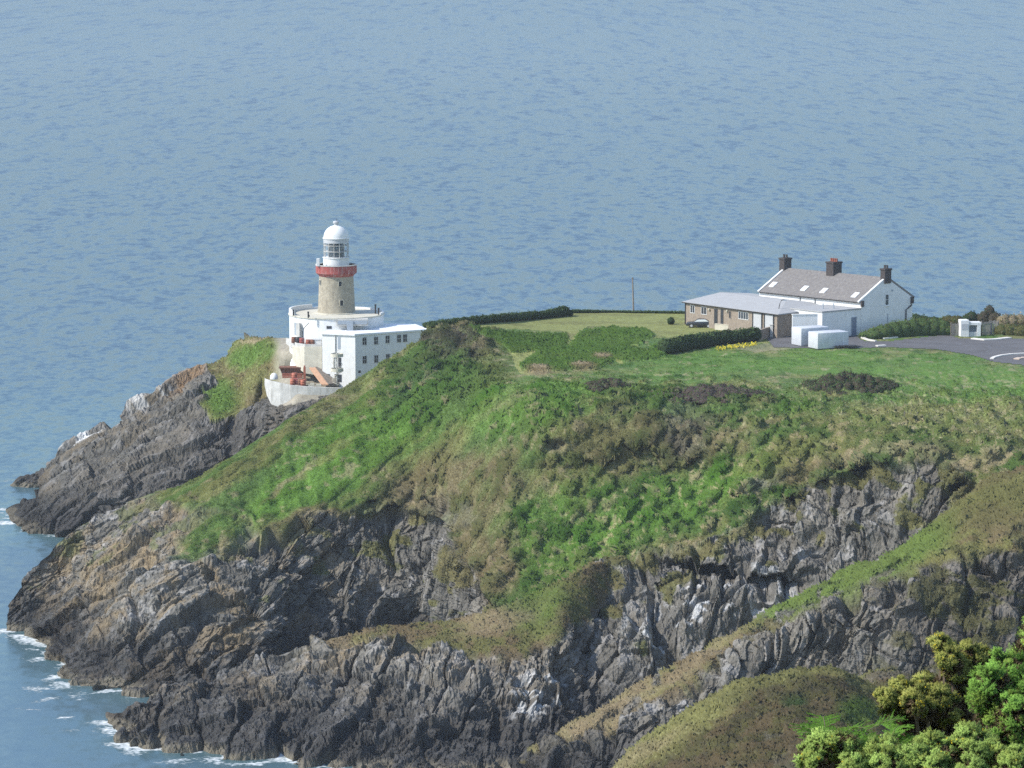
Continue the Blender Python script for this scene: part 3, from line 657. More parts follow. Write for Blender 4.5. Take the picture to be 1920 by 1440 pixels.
rc = mixc(rc, np.array([.3,.19,.1]), ell(uw, vw, 360, 700, 60, 12, -38) * .7)
gc = mixc(np.repeat(OL[None] * .95, len(u), 0), BR, sstep(nA, .48, .62) * .7)
gc = mixc(gc, G1 * .9, (ell(uw, vw, 470, 665, 50, 24, -25) + ell(uw, vw, 420, 750, 30, 26, -40)).clip(0, 1) * .85)
gc = mixc(gc, TA * .9, ell(uw, vw, 500, 638, 60, 5) * .8)
gc = mixc(gc, np.array([.3,.27,.22]), sstep(u, 510, 530) * .85)
rc = rc * .82
CF = mixc(gc * (.8 + .4 * nB)[:, None], rc, rock)
o = np_mesh('lighthouse_point_terrain', Lf.P, grid_faces(Lf.shape), M_ROCK, cols=np.clip(CF, .01, 1), attrs={'rock': rock}); tag(o, 'dark slanting rock point below the lighthouse, grassy near the top', 'hill', kind='structure')
add_tufts(Lf, normals(Lf, smooth=14), CF, gp * (Lf.r >= 0) * (1 - sstep(u, 505, 520)), .9, .25, 8)

# one carpet of tussock grass over all the turf
rg = np.random.default_rng(5)
TV, TN, TC, TH = (np.concatenate(a) for a in (TUFT_V, TUFT_N, TUFT_C, TUFT_H))
print('tufts', len(TV))
tag(tufts('tussock_grass', TV, TN, TC, 0, TH, TH * .7, seed=3), 'rough tussock grass and bracken carpeting the headland slopes', 'grass', kind='stuff')

# ------------------------------------------------------------------ near hillside (out of view below the frame) carrying the gorse
gx = np.concatenate([np.linspace(-120, -8, 40), np.linspace(-7.5, 12, 80), np.linspace(13, 120, 40)]); gy = np.concatenate([np.linspace(-30, 8, 20), np.linspace(9, 60, 100), np.linspace(62, 330, 60)])
X, Y = np.meshgrid(gx, gy); Q = np.stack([X.ravel(), Y.ravel(), np.zeros(X.size)], -1)
def hill_z(x, y):
    z = 93.4 - .262 * np.maximum(y, 0) + .05 * np.minimum(y, 0)
    return z + 1.5 * np.exp(-((x - 4.6) / 2.6) ** 2 - ((y - 31) / 8) ** 2)
Q[:, 2] = hill_z(Q[:, 0], Q[:, 1]) + (fbm(Q / 2.0, 3, 4) - .5) * .5
nA = fbm(Q / 1.5, 43, 5, .6)
o = np_mesh('near_hillside_terrain', Q, grid_faces(X.shape), M_ROCK, cols=mixc(np.repeat(G2[None] * .8, len(Q), 0), BR, sstep(nA, .4, .6)))
tag(o, 'rough hillside in the foreground under the gorse', 'hill', kind='structure')

# ------------------------------------------------------------------ sea
def shore_pts():
    pts = []
    for L, lo, hi in ((Lm, 14, 260), (Ls, 200, 1000), (Lf, 10, 140)):
        G = L.P.reshape(L.shape + (3,)); U = L.u.reshape(L.shape)
        # where the displaced surface meets z = 0.0
        for j in range(0, L.shape[1], 1):
            if not (lo <= U[0, j] <= hi): continue
            z = G[:, j, 2]; k = np.where((z[L.nb:-1] > 0.15) & (z[L.nb + 1:] <= 0.15))[0]
            if len(k): pts.append(G[L.nb + k[-1], j, :2])
            k = np.where(z[L.nb:] > 0.1)[0]
    return np.array(pts)
SH = shore_pts()
xs = np.concatenate([-np.geomspace(40000, 120, 30), np.arange(-100, 10, .55), np.geomspace(12, 40000, 40)])
ys = np.concatenate([np.linspace(-400, 380, 20), np.arange(388, 640, .7), np.geomspace(645, 60000, 60)])
X, Y = np.meshgrid(xs, ys); W = np.stack([X.ravel(), Y.ravel(), np.zeros(X.size)], -1)
near = (W[:, 0] > -100) & (W[:, 0] < 10) & (W[:, 1] > 388) & (W[:, 1] < 640)
dist = np.full(len(W), 200., np.float32); idx = np.where(near)[0]
for s in range(0, len(idx), 4000):
    q = idx[s:s + 4000]; dd = np.sqrt(((W[q, None, :2] - SH[None]) ** 2).sum(-1)); dist[q] = dd.min(1)
o = np.random.default_rng(1)
q = W / np.array([3.2, 2.2, 1.])
ff = fbm(q, 3, 4); fl = fbm(W / 9.0, 13, 3)
foam = (1 - sstep(dist, .3, .8 + 3.4 * sstep(fl, .42, .62))) * sstep(ff, .36, .56)
Wu, Wv = project(W)
streak = np.zeros(len(W))
for (a, b, ru, rv, ro, w) in [(100,1298,55,7,8,1.),(95,1310,45,4,-12,.8),(190,1314,48,5,2,1.2),(125,1346,16,3,0,1.),(240,1402,40,12,20,.9),(300,1425,60,7,6,.8),(15,985,22,6,10,1.4),(10,962,12,4,0,1.2),(15,902,9,3,0,1.),(150,1290,30,5,10,.9),(60,1222,22,3,25,.6),(48,1256,6,4,0,.9),(130,1370,20,2,0,.8),(480,1432,18,4,0,1.2),(60,1330,26,3,4,.5),(210,1372,25,10,30,.9),(135,1184,0.1,.1,0,0)]:
    streak = np.maximum(streak, .72 * ell(Wu + (ff - .5) * 18, Wv + (fl - .5) * 6, a, b, ru, rv, ro) * w * sstep(ff, .36, .56))
foam = np.clip(np.maximum(foam * .9, streak), 0, 1) * near
shal = .6 * np.exp(-dist / 10.) + .45 * np.exp(-(((W[:, 0] + 60) / 70) ** 2 + ((W[:, 1] - 660) / 90) ** 2))
m, nt, b = new_mat('sea_water'); L = nt.links
geo = nd(nt, 'ShaderNodeNewGeometry')
def wave(scale, sx, sy, det, rot):
    mp = nd(nt, 'ShaderNodeMapping'); mp.inputs['Scale'].default_value = (scale * sx, scale * sy, 1); mp.inputs['Rotation'].default_value = (0, 0, R(rot)); L.new(geo.outputs['Position'], mp.inputs['Vector'])
    n = nd(nt, 'ShaderNodeTexNoise', Scale=1.0, Detail=det, Roughness=0.55); L.new(mp.outputs[0], n.inputs['Vector']); return n
prev = None
ca_ = nd(nt, 'ShaderNodeAttribute', attribute_name='shelter'); cst = nd(nt, 'ShaderNodeMapRange'); cst.inputs['To Min'].default_value = 1.0; cst.inputs['To Max'].default_value = .3; L.new(ca_.outputs['Fac'], cst.inputs['Value'])
# wind ripples: facets tipped by noise at three wavelengths, tipped more along the swell than across it
acc = None
sx_ = nd(nt, 'ShaderNodeSeparateXYZ'); L.new(geo.outputs['Position'], sx_.inputs[0]); mxy = nd(nt, 'ShaderNodeMath', operation='MAXIMUM'); L.new(sx_.outputs['Y'], mxy.inputs[0]); mxy.inputs[1].default_value = 10.0
lg_ = nd(nt, 'ShaderNodeMath', operation='LOGARITHM'); L.new(mxy.outputs[0], lg_.inputs[0]); lg_.inputs[1].default_value = 2.0
# the ripples lengthen with the fetch: short inshore, long out at sea
for (s, ay, wt, ar, c0) in ((1/1.7, .62, 1.0, 3, 9.1), (1/3.3, .34, 1.0, -3, 10.2), (1/6.5, .17, 1.0, 2, 11.2), (1/15., .075, 1.0, -1, 12.4)):
    n = wave(s, 1.0, ay, 1.6, ar); sb = nd(nt, 'ShaderNodeVectorMath', operation='SUBTRACT'); L.new(n.outputs['Color'], sb.inputs[0]); sb.inputs[1].default_value = (.5, .5, .5)
    d1_ = nd(nt, 'ShaderNodeMath', operation='SUBTRACT'); L.new(lg_.outputs[0], d1_.inputs[0]); d1_.inputs[1].default_value = c0; ab_ = nd(nt, 'ShaderNodeMath', operation='ABSOLUTE'); L.new(d1_.outputs[0], ab_.inputs[0])
    wm_ = nd(nt, 'ShaderNodeMapRange'); wm_.inputs['From Min'].default_value = .1; wm_.inputs['From Max'].default_value = 1.25; wm_.inputs['To Min'].default_value = wt; wm_.inputs['To Max'].default_value = .12 * wt; L.new(ab_.outputs[0], wm_.inputs['Value'])
    sc_ = nd(nt, 'ShaderNodeVectorMath', operation='SCALE'); L.new(sb.outputs[0], sc_.inputs[0]); L.new(wm_.outputs[0], sc_.inputs['Scale'])
    if acc is not None: ad_ = nd(nt, 'ShaderNodeVectorMath', operation='ADD'); L.new(acc.outputs[0], ad_.inputs[0]); L.new(sc_.outputs[0], ad_.inputs[1]); acc = ad_
    else: acc = sc_
ss_ = nd(nt, 'ShaderNodeVectorMath', operation='SCALE'); L.new(acc.outputs[0], ss_.inputs[0]); L.new(cst.outputs[0], ss_.inputs['Scale'])
sm_ = nd(nt, 'ShaderNodeVectorMath', operation='MULTIPLY_ADD'); L.new(ss_.outputs[0], sm_.inputs[0]); sm_.inputs[1].default_value = (.3, .7, 0); sm_.inputs[2].default_value = (0, 0, 1)
prev = nd(nt, 'ShaderNodeVectorMath', operation='NORMALIZE'); L.new(sm_.outputs[0], prev.inputs[0])
L.new(prev.outputs[0], b.inputs['Normal'])
af = nd(nt, 'ShaderNodeAttribute', attribute_name='foam'); ash = nd(nt, 'ShaderNodeAttribute', attribute_name='shallow')
big_n = wave(1/160., 1., .35, 3.0, 4)
cm = nd(nt, 'ShaderNodeMix', data_type='RGBA'); L.new(big_n.outputs['Fac'], cm.inputs['Factor']); cm.inputs[6].default_value = (.048, .08, .1, 1); cm.inputs[7].default_value = (.056, .09, .112, 1)
cs = nd(nt, 'ShaderNodeMix', data_type='RGBA'); L.new(ash.outputs['Fac'], cs.inputs['Factor']); L.new(cm.outputs[2], cs.inputs[6]); cs.inputs[7].default_value = (.07, .135, .14, 1)
fn = wave(1.6, 1., 1., 5.0, 0); fm = nd(nt, 'ShaderNodeMath', operation='MULTIPLY_ADD'); L.new(fn.outputs['Fac'], fm.inputs[0]); fm.inputs[1].default_value = 2.2; fm.inputs[2].default_value = -1.05
fa = nd(nt, 'ShaderNodeMath', operation='ADD'); L.new(fm.outputs[0], fa.inputs[0]); L.new(af.outputs['Fac'], fa.inputs[1])
fr_ = nd(nt, 'ShaderNodeMapRange'); fr_.inputs['From Min'].default_value = .4; fr_.inputs['From Max'].default_value = 1.15; L.new(fa.outputs[0], fr_.inputs['Value'])
fz = nd(nt, 'ShaderNodeMath', operation='GREATER_THAN'); L.new(af.outputs['Fac'], fz.inputs[0]); fz.inputs[1].default_value = .02
fz2 = nd(nt, 'ShaderNodeMath', operation='MULTIPLY'); L.new(fr_.outputs[0], fz2.inputs[0]); L.new(fz.outputs[0], fz2.inputs[1])
cf = nd(nt, 'ShaderNodeMix', data_type='RGBA'); L.new(fz2.outputs[0], cf.inputs['Factor']); L.new(cs.outputs[2], cf.inputs[6]); cf.inputs[7].default_value = (.66, .69, .69, 1)
L.new(cf.outputs[2], b.inputs['Base Color']); b.inputs['IOR'].default_value = 1.33; b.inputs['Specular IOR Level'].default_value = .05
rr = nd(nt, 'ShaderNodeMix', data_type='FLOAT'); L.new(fz2.outputs[0], rr.inputs['Factor']); rr.inputs[2].default_value = .16; rr.inputs[3].default_value = .9; L.new(rr.outputs[0], b.inputs['Roughness'])
gl_ = nd(nt, 'ShaderNodeBsdfGlossy', Roughness=.22); L.new(prev.outputs[0], gl_.inputs['Normal']); gl_.inputs['Color'].default_value = (.78, .9, .97, 1)
df_ = nd(nt, 'ShaderNodeBsdfDiffuse'); L.new(cf.outputs[2], df_.inputs['Color']); L.new(prev.outputs[0], df_.inputs['Normal'])
fz_ = nd(nt, 'ShaderNodeFresnel', IOR=1.33); L.new(prev.outputs[0], fz_.inputs['Normal']); fmr = nd(nt, 'ShaderNodeMapRange'); fmr.inputs['To Min'].default_value = .02; fmr.inputs['To Max'].default_value = .24; L.new(fz_.outputs[0], fmr.inputs['Value'])
fk = nd(nt, 'ShaderNodeMath', operation='SUBTRACT'); L.new(fmr.outputs[0], fk.inputs[0]); L.new(fz2.outputs[0], fk.inputs[1]); fk.use_clamp = True
sm = nd(nt, 'ShaderNodeMixShader'); L.new(fk.outputs[0], sm.inputs[0]); L.new(df_.outputs[0], sm.inputs[1]); L.new(gl_.outputs[0], sm.inputs[2]); L.new(sm.outputs[0], nt.nodes['Material Output'].inputs['Surface'])
M_SEA = m
o = np_mesh('sea', W, grid_faces(X.shape), M_SEA, attrs={'foam': foam, 'shallow': np.clip(shal, 0, 1), 'shelter': 1 - sstep(np.hypot(W[:, 0] + 50, W[:, 1] - 440), 40, 420)}, smooth=True); tag(o, 'calm blue sea rippled by the wind with foam along the rocks', 'sea', kind='structure')

# ------------------------------------------------------------------ building materials
M_WHITE = flat('white_render', (.67, .67, .655), .8, .05, .8, stain=(.5, .49, .45), stain_amt=.45)
M_WHITE2 = flat('white_roof_felt', (.72, .73, .74), .7, .05, .6, stain=(.5, .5, .5), stain_amt=.4)
M_OLDWHITE = flat('weathered_limewash', (.47, .46, .43), .9, .16, .9, bump=.3, stain=(.27, .26, .23), stain_amt=.75)
M_CREAM = flat('terrace_concrete', (.52, .49, .4), .9, .12, 1.2, stain=(.36, .33, .27), stain_amt=.6)
M_STONE = flat('granite_courses', (.33, .295, .225), .9, .24, 1.8, bump=.7, stain=(.2, .175, .135), stain_amt=.8)
M_RED = flat('weathered_red_paint', (.29, .07, .06), .8, .3, 1.3, stain=(.4, .3, .28), stain_amt=.9)
M_DARK = flat('dark_opening', (.03, .033, .038), .5, .2, 2)
M_GLASSD = flat('window_glass', (.05, .06, .075), .15, .2, 3, spec=.6)
M_LENS = flat('lens_glass', (.02, .035, .05), .2, .3, 4, spec=.5)
M_GREY = flat('grey_paint', (.3, .34, .38), .6, .08, 2)
M_GREYDOOR = flat('garage_door_paint', (.42, .43, .44), .6, .05, 2)
M_SLATE = flat('roof_slate', (.16, .148, .14), .8, .16, 2.2, bump=.3, stain=(.27, .25, .21), stain_amt=.5)
M_ZINC = flat('pale_roof_sheet', (.33, .33, .325), .9, .06, .8, stain=(.4, .41, .41), stain_amt=.5)
M_BRICK = flat('brown_stone_cladding', (.255, .21, .165), .9, .2, 3.0, bump=.4)
M_CHIM = flat('dark_chimney_brick', (.055, .047, .045), .9, .25, 3, bump=.4)
M_POT = flat('terracotta', (.26, .09, .06), .8, .2, 3)
M_SKYL = flat('sky_sheen_glass', (.75, .78, .8), .1, .05, 1, spec=.9)  # near-white base colour paints in the sky reflected by the panes
M_IRON = flat('black_iron', (.03, .03, .032), .6, .2, 3)
M_WOOD = flat('grey_timber', (.2, .17, .14), .9, .25, 3, bump=.3)
M_RUST = flat('rusty_brown_wood', (.19, .09, .06), .9, .25, 2.5, bump=.3)
M_ORANGE = flat('orange_paint', (.36, .12, .075), .7, .2, 2.5)
M_PLANK = flat('raw_timber', (.5, .3, .19), .8, .15, 3)
M_WRAP = flat('white_sheeting', (.5, .515, .54), .6, .1, .9, bump=.35, stain=(.36, .37, .38), stain_amt=.5, bscale=2.2)
M_ASPH = flat('asphalt', (.1, .097, .1), .95, .2, .35, bump=.3, bscale=9, stain=(.12, .115, .11), stain_amt=.6)
M_KERB = flat('pale_kerb', (.6, .57, .52), .9, .1, 2)
M_CAR = flat('dark_car_paint', (.025, .028, .036), .25, .1, 2, spec=.6)
M_TYRE = flat('tyre_rubber', (.02, .02, .02), .9, .1, 3)
M_LAMPR = flat('red_lamp', (.55, .03, .03), .3, .1, 3)
M_CREAMW = flat('cream_wall', (.5, .46, .37), .9, .1, 2)

def on(fr, u, v):
    d = np.array([float(t) for t in ray(u, v)]); o = fr.o; n = fr.ay; c = np.array([0, 0, CAM_H])
    P = c + d * (np.dot(o - c, n) / np.dot(d, n)); return float(np.dot(P - o, fr.ax)), float(P[2] - o[2])
def ray_plane(u, v, p, n):
    d = np.array([float(t) for t in ray(u, v)]); c = np.array([0, 0, CAM_H]); n = np.array(n, float)
    return c + d * (np.dot(np.array(p) - c, n) / np.dot(d, n))
def window(parent, fr, u, v, w, h, bars=(1, 1), mat=M_WHITE, glass=M_GLASSD, sill=False, name='window'):
    x, z = on(fr, u, v); b = MB(); t = .07
    b.box(fr, x - w/2, x - w/2 + t, -.05, .04, z - h/2, z + h/2).box(fr, x + w/2 - t, x + w/2, -.05, .04, z - h/2, z + h/2)
    b.box(fr, x - w/2 + t, x + w/2 - t, -.05, .04, z + h/2 - t, z + h/2).box(fr, x - w/2 + t, x + w/2 - t, -.05, .04, z - h/2, z - h/2 + t)
    for i in range(bars[0]): q = x - w/2 + w * (i + 1) / (bars[0] + 1); b.box(fr, q - .03, q + .03, -.045, .03, z - h/2 + t, z + h/2 - t)
    for i in range(bars[1]): q = z - h/2 + h * (i + 1) / (bars[1] + 1); b.box(fr, x - w/2 + t, x + w/2 - t, -.043, .028, q - .03, q + .03)
    if sill: b.box(fr, x - w/2 - .12, x + w/2 + .12, -.14, .04, z - h/2 - .14, z - h/2)
    o = b.build(name, mat, parent)
    MB().box(fr, x - w/2 + t*.8, x + w/2 - t*.8, -.022, .02, z - h/2 + t*.8, z + h/2 - t*.8).build('pane', glass, o)
    return o
def panel(parent, fr, u, v, w, h, mat, name, proud=.05, hb=None):
    x, z = on(fr, u, v)
    return MB().box(fr, x - w/2, x + w/2, -proud, .03, z - h/2, z + h/2).build(name, mat, parent)
WORLD = frame((0, 0, 0), (1, 0, 0))

# ------------------------------------------------------------------ the lighthouse
C = at_y(631, 587, 560.0); cx, cy, cz = C
T = thing('lighthouse', (cx, cy, cz - 4.6), 'squat granite lighthouse with a red gallery and white domed lantern on a round white base', 'lighthouse')
MB().lathe(C, [(7.55, -8.5), (7.55, -.18)], 56).build('base_wall', M_WHITE, T, True)
MB().lathe(C, [(7.72, -.177), (7.72, .0), (3.6, .06), (3.6, .2), (2.9, .22)], 56).build('terrace', M_CREAM, T, True)
pb = MB(); A0, A1, n = R(-20), R(208), 44
for r0, r1 in ((7.32, 7.6),):
    ring = []
    for i in range(n + 1):
        a = A0 + (A1 - A0) * i / n; ring.append((math.cos(a), math.sin(a)))
    for i in range(n):
        (c0, s0), (c1, s1) = ring[i], ring[i + 1]
        lo = [(cx + r * c_, cy + r * s_, cz - .02) for r, c_, s_ in ((r0, c0, s0), (r1, c0, s0), (r1, c1, s1), (r0, c1, s1))]
        hh = .3 + .5 * (math.cos((A0 + (A1 - A0) * i / n)) < -.55)
        pb.prism(lo, [(x, y, cz + hh) for x, y, z in lo])
pb.build('parapet', M_WHITE, T)
MB().lathe(C, [(3.05, .21), (2.97, .6), (2.74, 5.9), (2.74, 6.02)], 40).build('tower', M_STONE, T, True)
gl = MB().lathe(C, [(2.76, 5.98), (2.8, 6.1), (3.2, 6.45), (3.28, 6.5), (3.28, 7.75), (3.12, 7.78), (3.12, 6.75), (2.0, 6.72)], 40)
gl.build('gallery', M_RED, T, True)
MB().lathe(C, [(3.34, 7.72), (3.34, 7.86), (3.06, 7.86), (3.06, 7.72)], 40).build('gallery_rail', M_OLDWHITE, T, True)
MB().lathe(C, [(2.08, 6.7), (2.08, 8.85), (2.18, 8.9), (2.18, 9.02), (1.9, 9.03)], 36).build('murette', M_WHITE, T, True)
MB().lathe(C, [(1.25, 9.0), (1.3, 9.5), (1.35, 10.4), (1.2, 11.2), (.9, 11.7)], 20).build('lens', M_LENS, T, True)
lg = MB()
for i in range(14):
    a = 2 * math.pi * i / 14 + .1
    lg.tube([(cx + 1.97 * math.cos(a), cy + 1.97 * math.sin(a), cz + 9.0), (cx + 1.97 * math.cos(a), cy + 1.97 * math.sin(a), cz + 12.0)], .05, 5)
for z in (9.9, 10.85): lg.lathe((cx, cy, cz), [(1.93, z), (2.01, z), (2.01, z + .07), (1.93, z + .07)], 28)
lf = lg.build('lantern_frame', M_OLDWHITE, T)
gm, gnt, gb = new_mat('lantern_glass'); gb.inputs['Base Color'].default_value = (.75, .85, .9, 1); gb.inputs['Roughness'].default_value = .05
gtr = nd(gnt, 'ShaderNodeBsdfTransparent'); gmx = nd(gnt, 'ShaderNodeMixShader'); gmx.inputs[0].default_value = .1
gnt.links.new(gtr.outputs[0], gmx.inputs[1]); gnt.links.new(gb.outputs[0], gmx.inputs[2]); gnt.links.new(gmx.outputs[0], gnt.nodes['Material Output'].inputs['Surface'])
MB().lathe(C, [(1.9, 9.04), (1.9, 11.96)], 28).build('lantern_glazing', gm, T, True)
MB().lathe(C, [(2.03, 11.3), (2.03, 11.98), (1.8, 11.99)], 32).build('lantern_band', M_GREYDOOR, T, True)
dome = [(2.15, 11.98), (2.15, 12.1)] + [(2.0 * math.cos(t), 12.1 + 2.0 * math.sin(t)) for t in np.linspace(0, 1.42, 10)]
MB().lathe(C, dome, 36).build('dome', M_WHITE, T, True)
MB().lathe(C, [(.3, 14.05), (.32, 14.3), (.42, 14.35), (.5, 14.55), (.42, 14.72), (.1, 14.8)], 16).build('ventilator', M_GREYDOOR, T, True)
MB().tube([(cx + .1, cy, cz + 14.7), (cx + .1, cy, cz + 15.15)], .04).build('finial', M_IRON, T)
for (uu, vv, w, h) in ((640, 532, .5, .85), (642, 568, .5, .95), (601, 531, .5, .85)):
    k = (uu - 631) / 11.8; r = 2.86; k = np.clip(k, -2.7, 2.7); ang = math.atan2(-math.sqrt(max(r * r - k * k, .01)), k)
    rr = 2.97 - (588 - vv) / 11.8 * .042
    f = frame((cx + rr * math.cos(ang), cy + rr * math.sin(ang), 0), (-math.sin(ang), math.cos(ang)))
    z = float(at_y(uu, vv, 557.2)[2])
    w_ = MB().box(f, -w/2 - .06, -w/2, -.08, .2, z - h/2, z + h/2).box(f, w/2, w/2 + .06, -.08, .2, z - h/2, z + h/2).box(f, -w/2, w/2, -.08, .2, z + h/2 - .07, z + h/2).box(f, -w/2, w/2, -.1, .2, z - h/2 - .06, z - h/2).build('window', M_CREAM, T)
    MB().box(f, -w/2, w/2, -.03, .15, z - h/2, z + h/2 - .07).build('pane', M_DARK, w_)
MB().box(frame(at_y(597, 497, 558) * [1, 1, 0], (1, 0, 0)), -.28, .22, -.3, .3, cz + 7.7, cz + 8.95).build('signal_box', M_WHITE, T, bevel=.05)
def drum(u, v, r=7.6):
    k = (u - 631) / 6600 * 553; k = float(np.clip(k, -r + .05, r - .05)); y = cy - math.sqrt(r * r - k * k); p = at_y(u, v, y); return p
def drumframe(u):
    p = drum(u, 600, 7.55); a = math.atan2(p[1] - cy, p[0] - cx); return frame((cx + 7.55 * math.cos(a), cy + 7.55 * math.sin(a), 0), (-math.sin(a), math.cos(a)))
f = drumframe(556.5); z0 = float(drum(556, 628)[2]); dd = MB().box(f, -.4, .4, -.05, .1, z0, z0 + 1.9).build('door', M_GREY, T); MB().box(f, -.5, -.4, -.08, .1, z0, z0 + 2.0).box(f, .4, .5, -.08, .1, z0, z0 + 2.).box(f, -.4, .4, -.08, .1, z0 + 1.9, z0 + 2.).build('door_frame', M_OLDWHITE, T)
f = drumframe(617); zz = float(drum(617, 614)[2]); MB().box(f, -.4, .4, -.04, .1, zz - .22, zz + .22).build('vent_window', M_DARK, T)
pp = [drum(a, b, 7.66) for a, b in ((579, 598), (579, 606), (573, 612), (570, 616), (568, 622), (567, 632))]
MB().tube(pp, .07).build('drain_pipe', M_IRON, T)
f = drumframe(565); z0 = float(drum(565, 630)[2]); arch = [(-.42, 0), (.42, 0)] + [(.42 * math.cos(t), 1.7 + .42 * math.sin(t)) for t in np.linspace(0, math.pi, 9)]
MB().prism([f(x, -.02, z0 + z) for x, z in arch], [f(x, -.6, z0 + z) for x, z in arch]).build('porch', M_OLDWHITE, T)
fb = frame(at_y(631, 603, 551.8) * [1, 1, 0], (1, .05))
x0, _ = on(fb, 631, 600); x1, _ = on(fb, 690, 600); zt = float(at_y(660, 599, 551.8)[2])
MB().box(fb, x0, x1, 0, 3, zt - 1.0, zt).build('clerestory', M_OLDWHITE, T)
MB().box(fb, x0 + .2, x1 - .15, -.05, .1, zt - .75, zt - .2).build('clerestory_glass', M_GREY, T)
MB().box(fb, x0 + 1.6, x0 + 2.6, -.35, .1, zt - 2.6, zt - .25).build('roof_door', M_GREY, T)
for i, (uu, vv, h, lab) in enumerate(((550, 592, .95, 'short dark post at the left end of the lighthouse terrace'), (578, 596, 1.0, 'dark bent post near the front rim of the lighthouse terrace'), (704, 588, 1.5, 'taller dark post at the right end of the lighthouse terrace'), (710, 590, 1.1, 'shorter dark post at the right end of the lighthouse terrace'))):
    p = at_z(uu, vv, cz + .05); b = MB().lathe(p, [(.12, 0), (.12, h * .8), (.16, h * .82), (.15, h), (.02, h + .02)], 8)
    if i == 1: b.tube([p + [0, 0, h * .6], p + [.25, 0, h * .2]], .08)
    tag(b.build('terrace_post', M_IRON, None, origin=p), lab, 'post', 'dark posts on the lighthouse terrace')

# ------------------------------------------------------------------ keepers' block beside the lighthouse
K = at_y(666, 626, 547.0); zr = K[2]
Lp = at_z(604, 623.2, zr); Rp = at_z(801, 617, zr); BRp = at_z(776, 607.5, zr); BLp = at_z(662, 605.5, zr)
T = thing('keepers_block', (K[0], K[1], zr - 9), 'flat roofed white block with two rows of square windows below the lighthouse', 'building')
foot = [Lp, K, Rp, BRp, BLp]
MB().prism([(p[0], p[1], zr - 11) for p in foot], [(p[0], p[1], zr - .28) for p in foot]).build('wall', M_WHITE, T)
cen = np.mean(foot, 0); fo = [cen + (p - cen) * 1.03 for p in foot]
MB().prism([(p[0], p[1], zr - .277) for p in fo], [(p[0], p[1], zr) for p in fo]).build('roof', M_WHITE2, T)
fK = frame((K[0], K[1], zr), (Rp - K)[:2]); fL = frame((Lp[0], Lp[1], zr), (K - Lp)[:2])
for uu, vv in ((683.3, 639.7), (704.9, 638.8), (726.5, 636.3), (748, 634.8), (759.3, 634), (683.5, 674.5), (705.3, 673), (727, 671)):
    window(T, fK, uu, vv, .78, 1.25, (1, 1), M_OLDWHITE, M_DARK)
panel(T, fK, 674, 697, .4, .35, M_DARK, 'vent')
panel(T, fL, 635.8, 643, .42, 1.9, M_GREY, 'tall_window')
panel(T, fL, 637, 680, .5, 1.6, M_DARK, 'stair_opening'); panel(T, fL, 634, 709, 1.2, 1.2, M_DARK, 'doorway'); panel(T, fL, 616, 706, .45, .8, M_DARK, 'doorway')
x, z = on(fL, 629, 629); MB().tube([fL(x, -.1, z), fL(x, -.1, z - 2.9), fL(x - .3, -.1, z - 3.6), fL(x - .3, -.1, z - 5)], .08).build('downpipe', M_OLDWHITE, T)
# outside stair: round landings on a post
p = at_y(632, 722, 544.3); zb = p[2]; T = thing('spiral_staircase', p, 'pale spiral staircase with round landings against the white block wall', 'staircase')
MB().tube([p, p + [0, 0, 5.0]], .09, 8).build('post', M_OLDWHITE, T)
tr = MB(); rl = []
for i in range(26):
    a = -1.2 - i * .42; z = zb + .18 * (i + 1)
    q = [(p[0], p[1]), (p[0] + .85 * math.cos(a), p[1] + .85 * math.sin(a)), (p[0] + .85 * math.cos(a - .42), p[1] + .85 * math.sin(a - .42))]
    tr.prism([(x_, y_, z - .05) for x_, y_ in q], [(x_, y_, z) for x_, y_ in q]); rl.append((p[0] + .85 * math.cos(a), p[1] + .85 * math.sin(a), z + .9))
tr.build('treads', M_CREAM, T); MB().tube(rl, .035, 5).build('handrail', M_OLDWHITE, T)
for zt_ in (2.15, 4.45):
    MB().lathe((p[0], p[1], zb + zt_), [(1.0, 0), (1.0, .5), (.93, .5), (.93, .08), (.1, .08)], 18).build('landing', M_CREAM, T)

# retaining walls and courtyards
def ribbon(name, pts, thick, mat, label, cat, dz=0.0):
    """pts: (u, vtop, vbot, Y) front line of an upright wall"""
    top = np.array([at_y(a, b, d) for a, b, c_, d in pts]); bot = np.array([at_y(a, c_, d) for a, b, c_, d in pts]); b = MB()
    for i in range(len(pts) - 1):
        t0, t1 = top[i], top[i + 1]; l0 = np.array([t0[0], t0[1], bot[i][2] - dz]); l1 = np.array([t1[0], t1[1], bot[i + 1][2] - dz])
        w = np.array([0, thick, 0.])
        b.prism([l0, l1, l1 + w, l0 + w], [t0, t1, t1 + w, t0 + w])
    return tag(b.build(name, mat, None, origin=bot[0]), label, cat)
lw = [(496, 710, 716, 552), (500, 711.5, 735, 549), (508, 714, 752, 546.8), (525, 718, 758, 545.7), (546, 722.5, 760, 545), (575, 725, 761, 544.6), (606, 726.5, 762, 544.5), (645, 727.5, 764, 544.5)]
ribbon('retaining_wall', lw, .5, M_OLDWHITE, 'curved stained grey-white retaining wall at the foot of the lighthouse yard', 'wall', .5)
mw = [(548, 649.5, 664, 554.5), (556, 650, 676, 552.5), (570.5, 650.3, 688, 550.2), (603.5, 650.8, 693, 549.6)]
ribbon('terrace_wall', mw, 2.2, M_CREAM, 'beige buttress wall holding up the terrace left of the white block', 'wall', 1.0)
ribbon('parapet_wall', [(536, 633.5, 641, 562), (545, 637, 648, 556), (556, 643, 651, 552.6), (572, 645.5, 652, 550.3), (603, 646, 652, 549.8)], .3, M_OLDWHITE, 'low pale parapet along the upper terrace edge below the round base', 'wall', .3)
def yard(u, v, Y, dx=0): return at_y(u, v, Y)
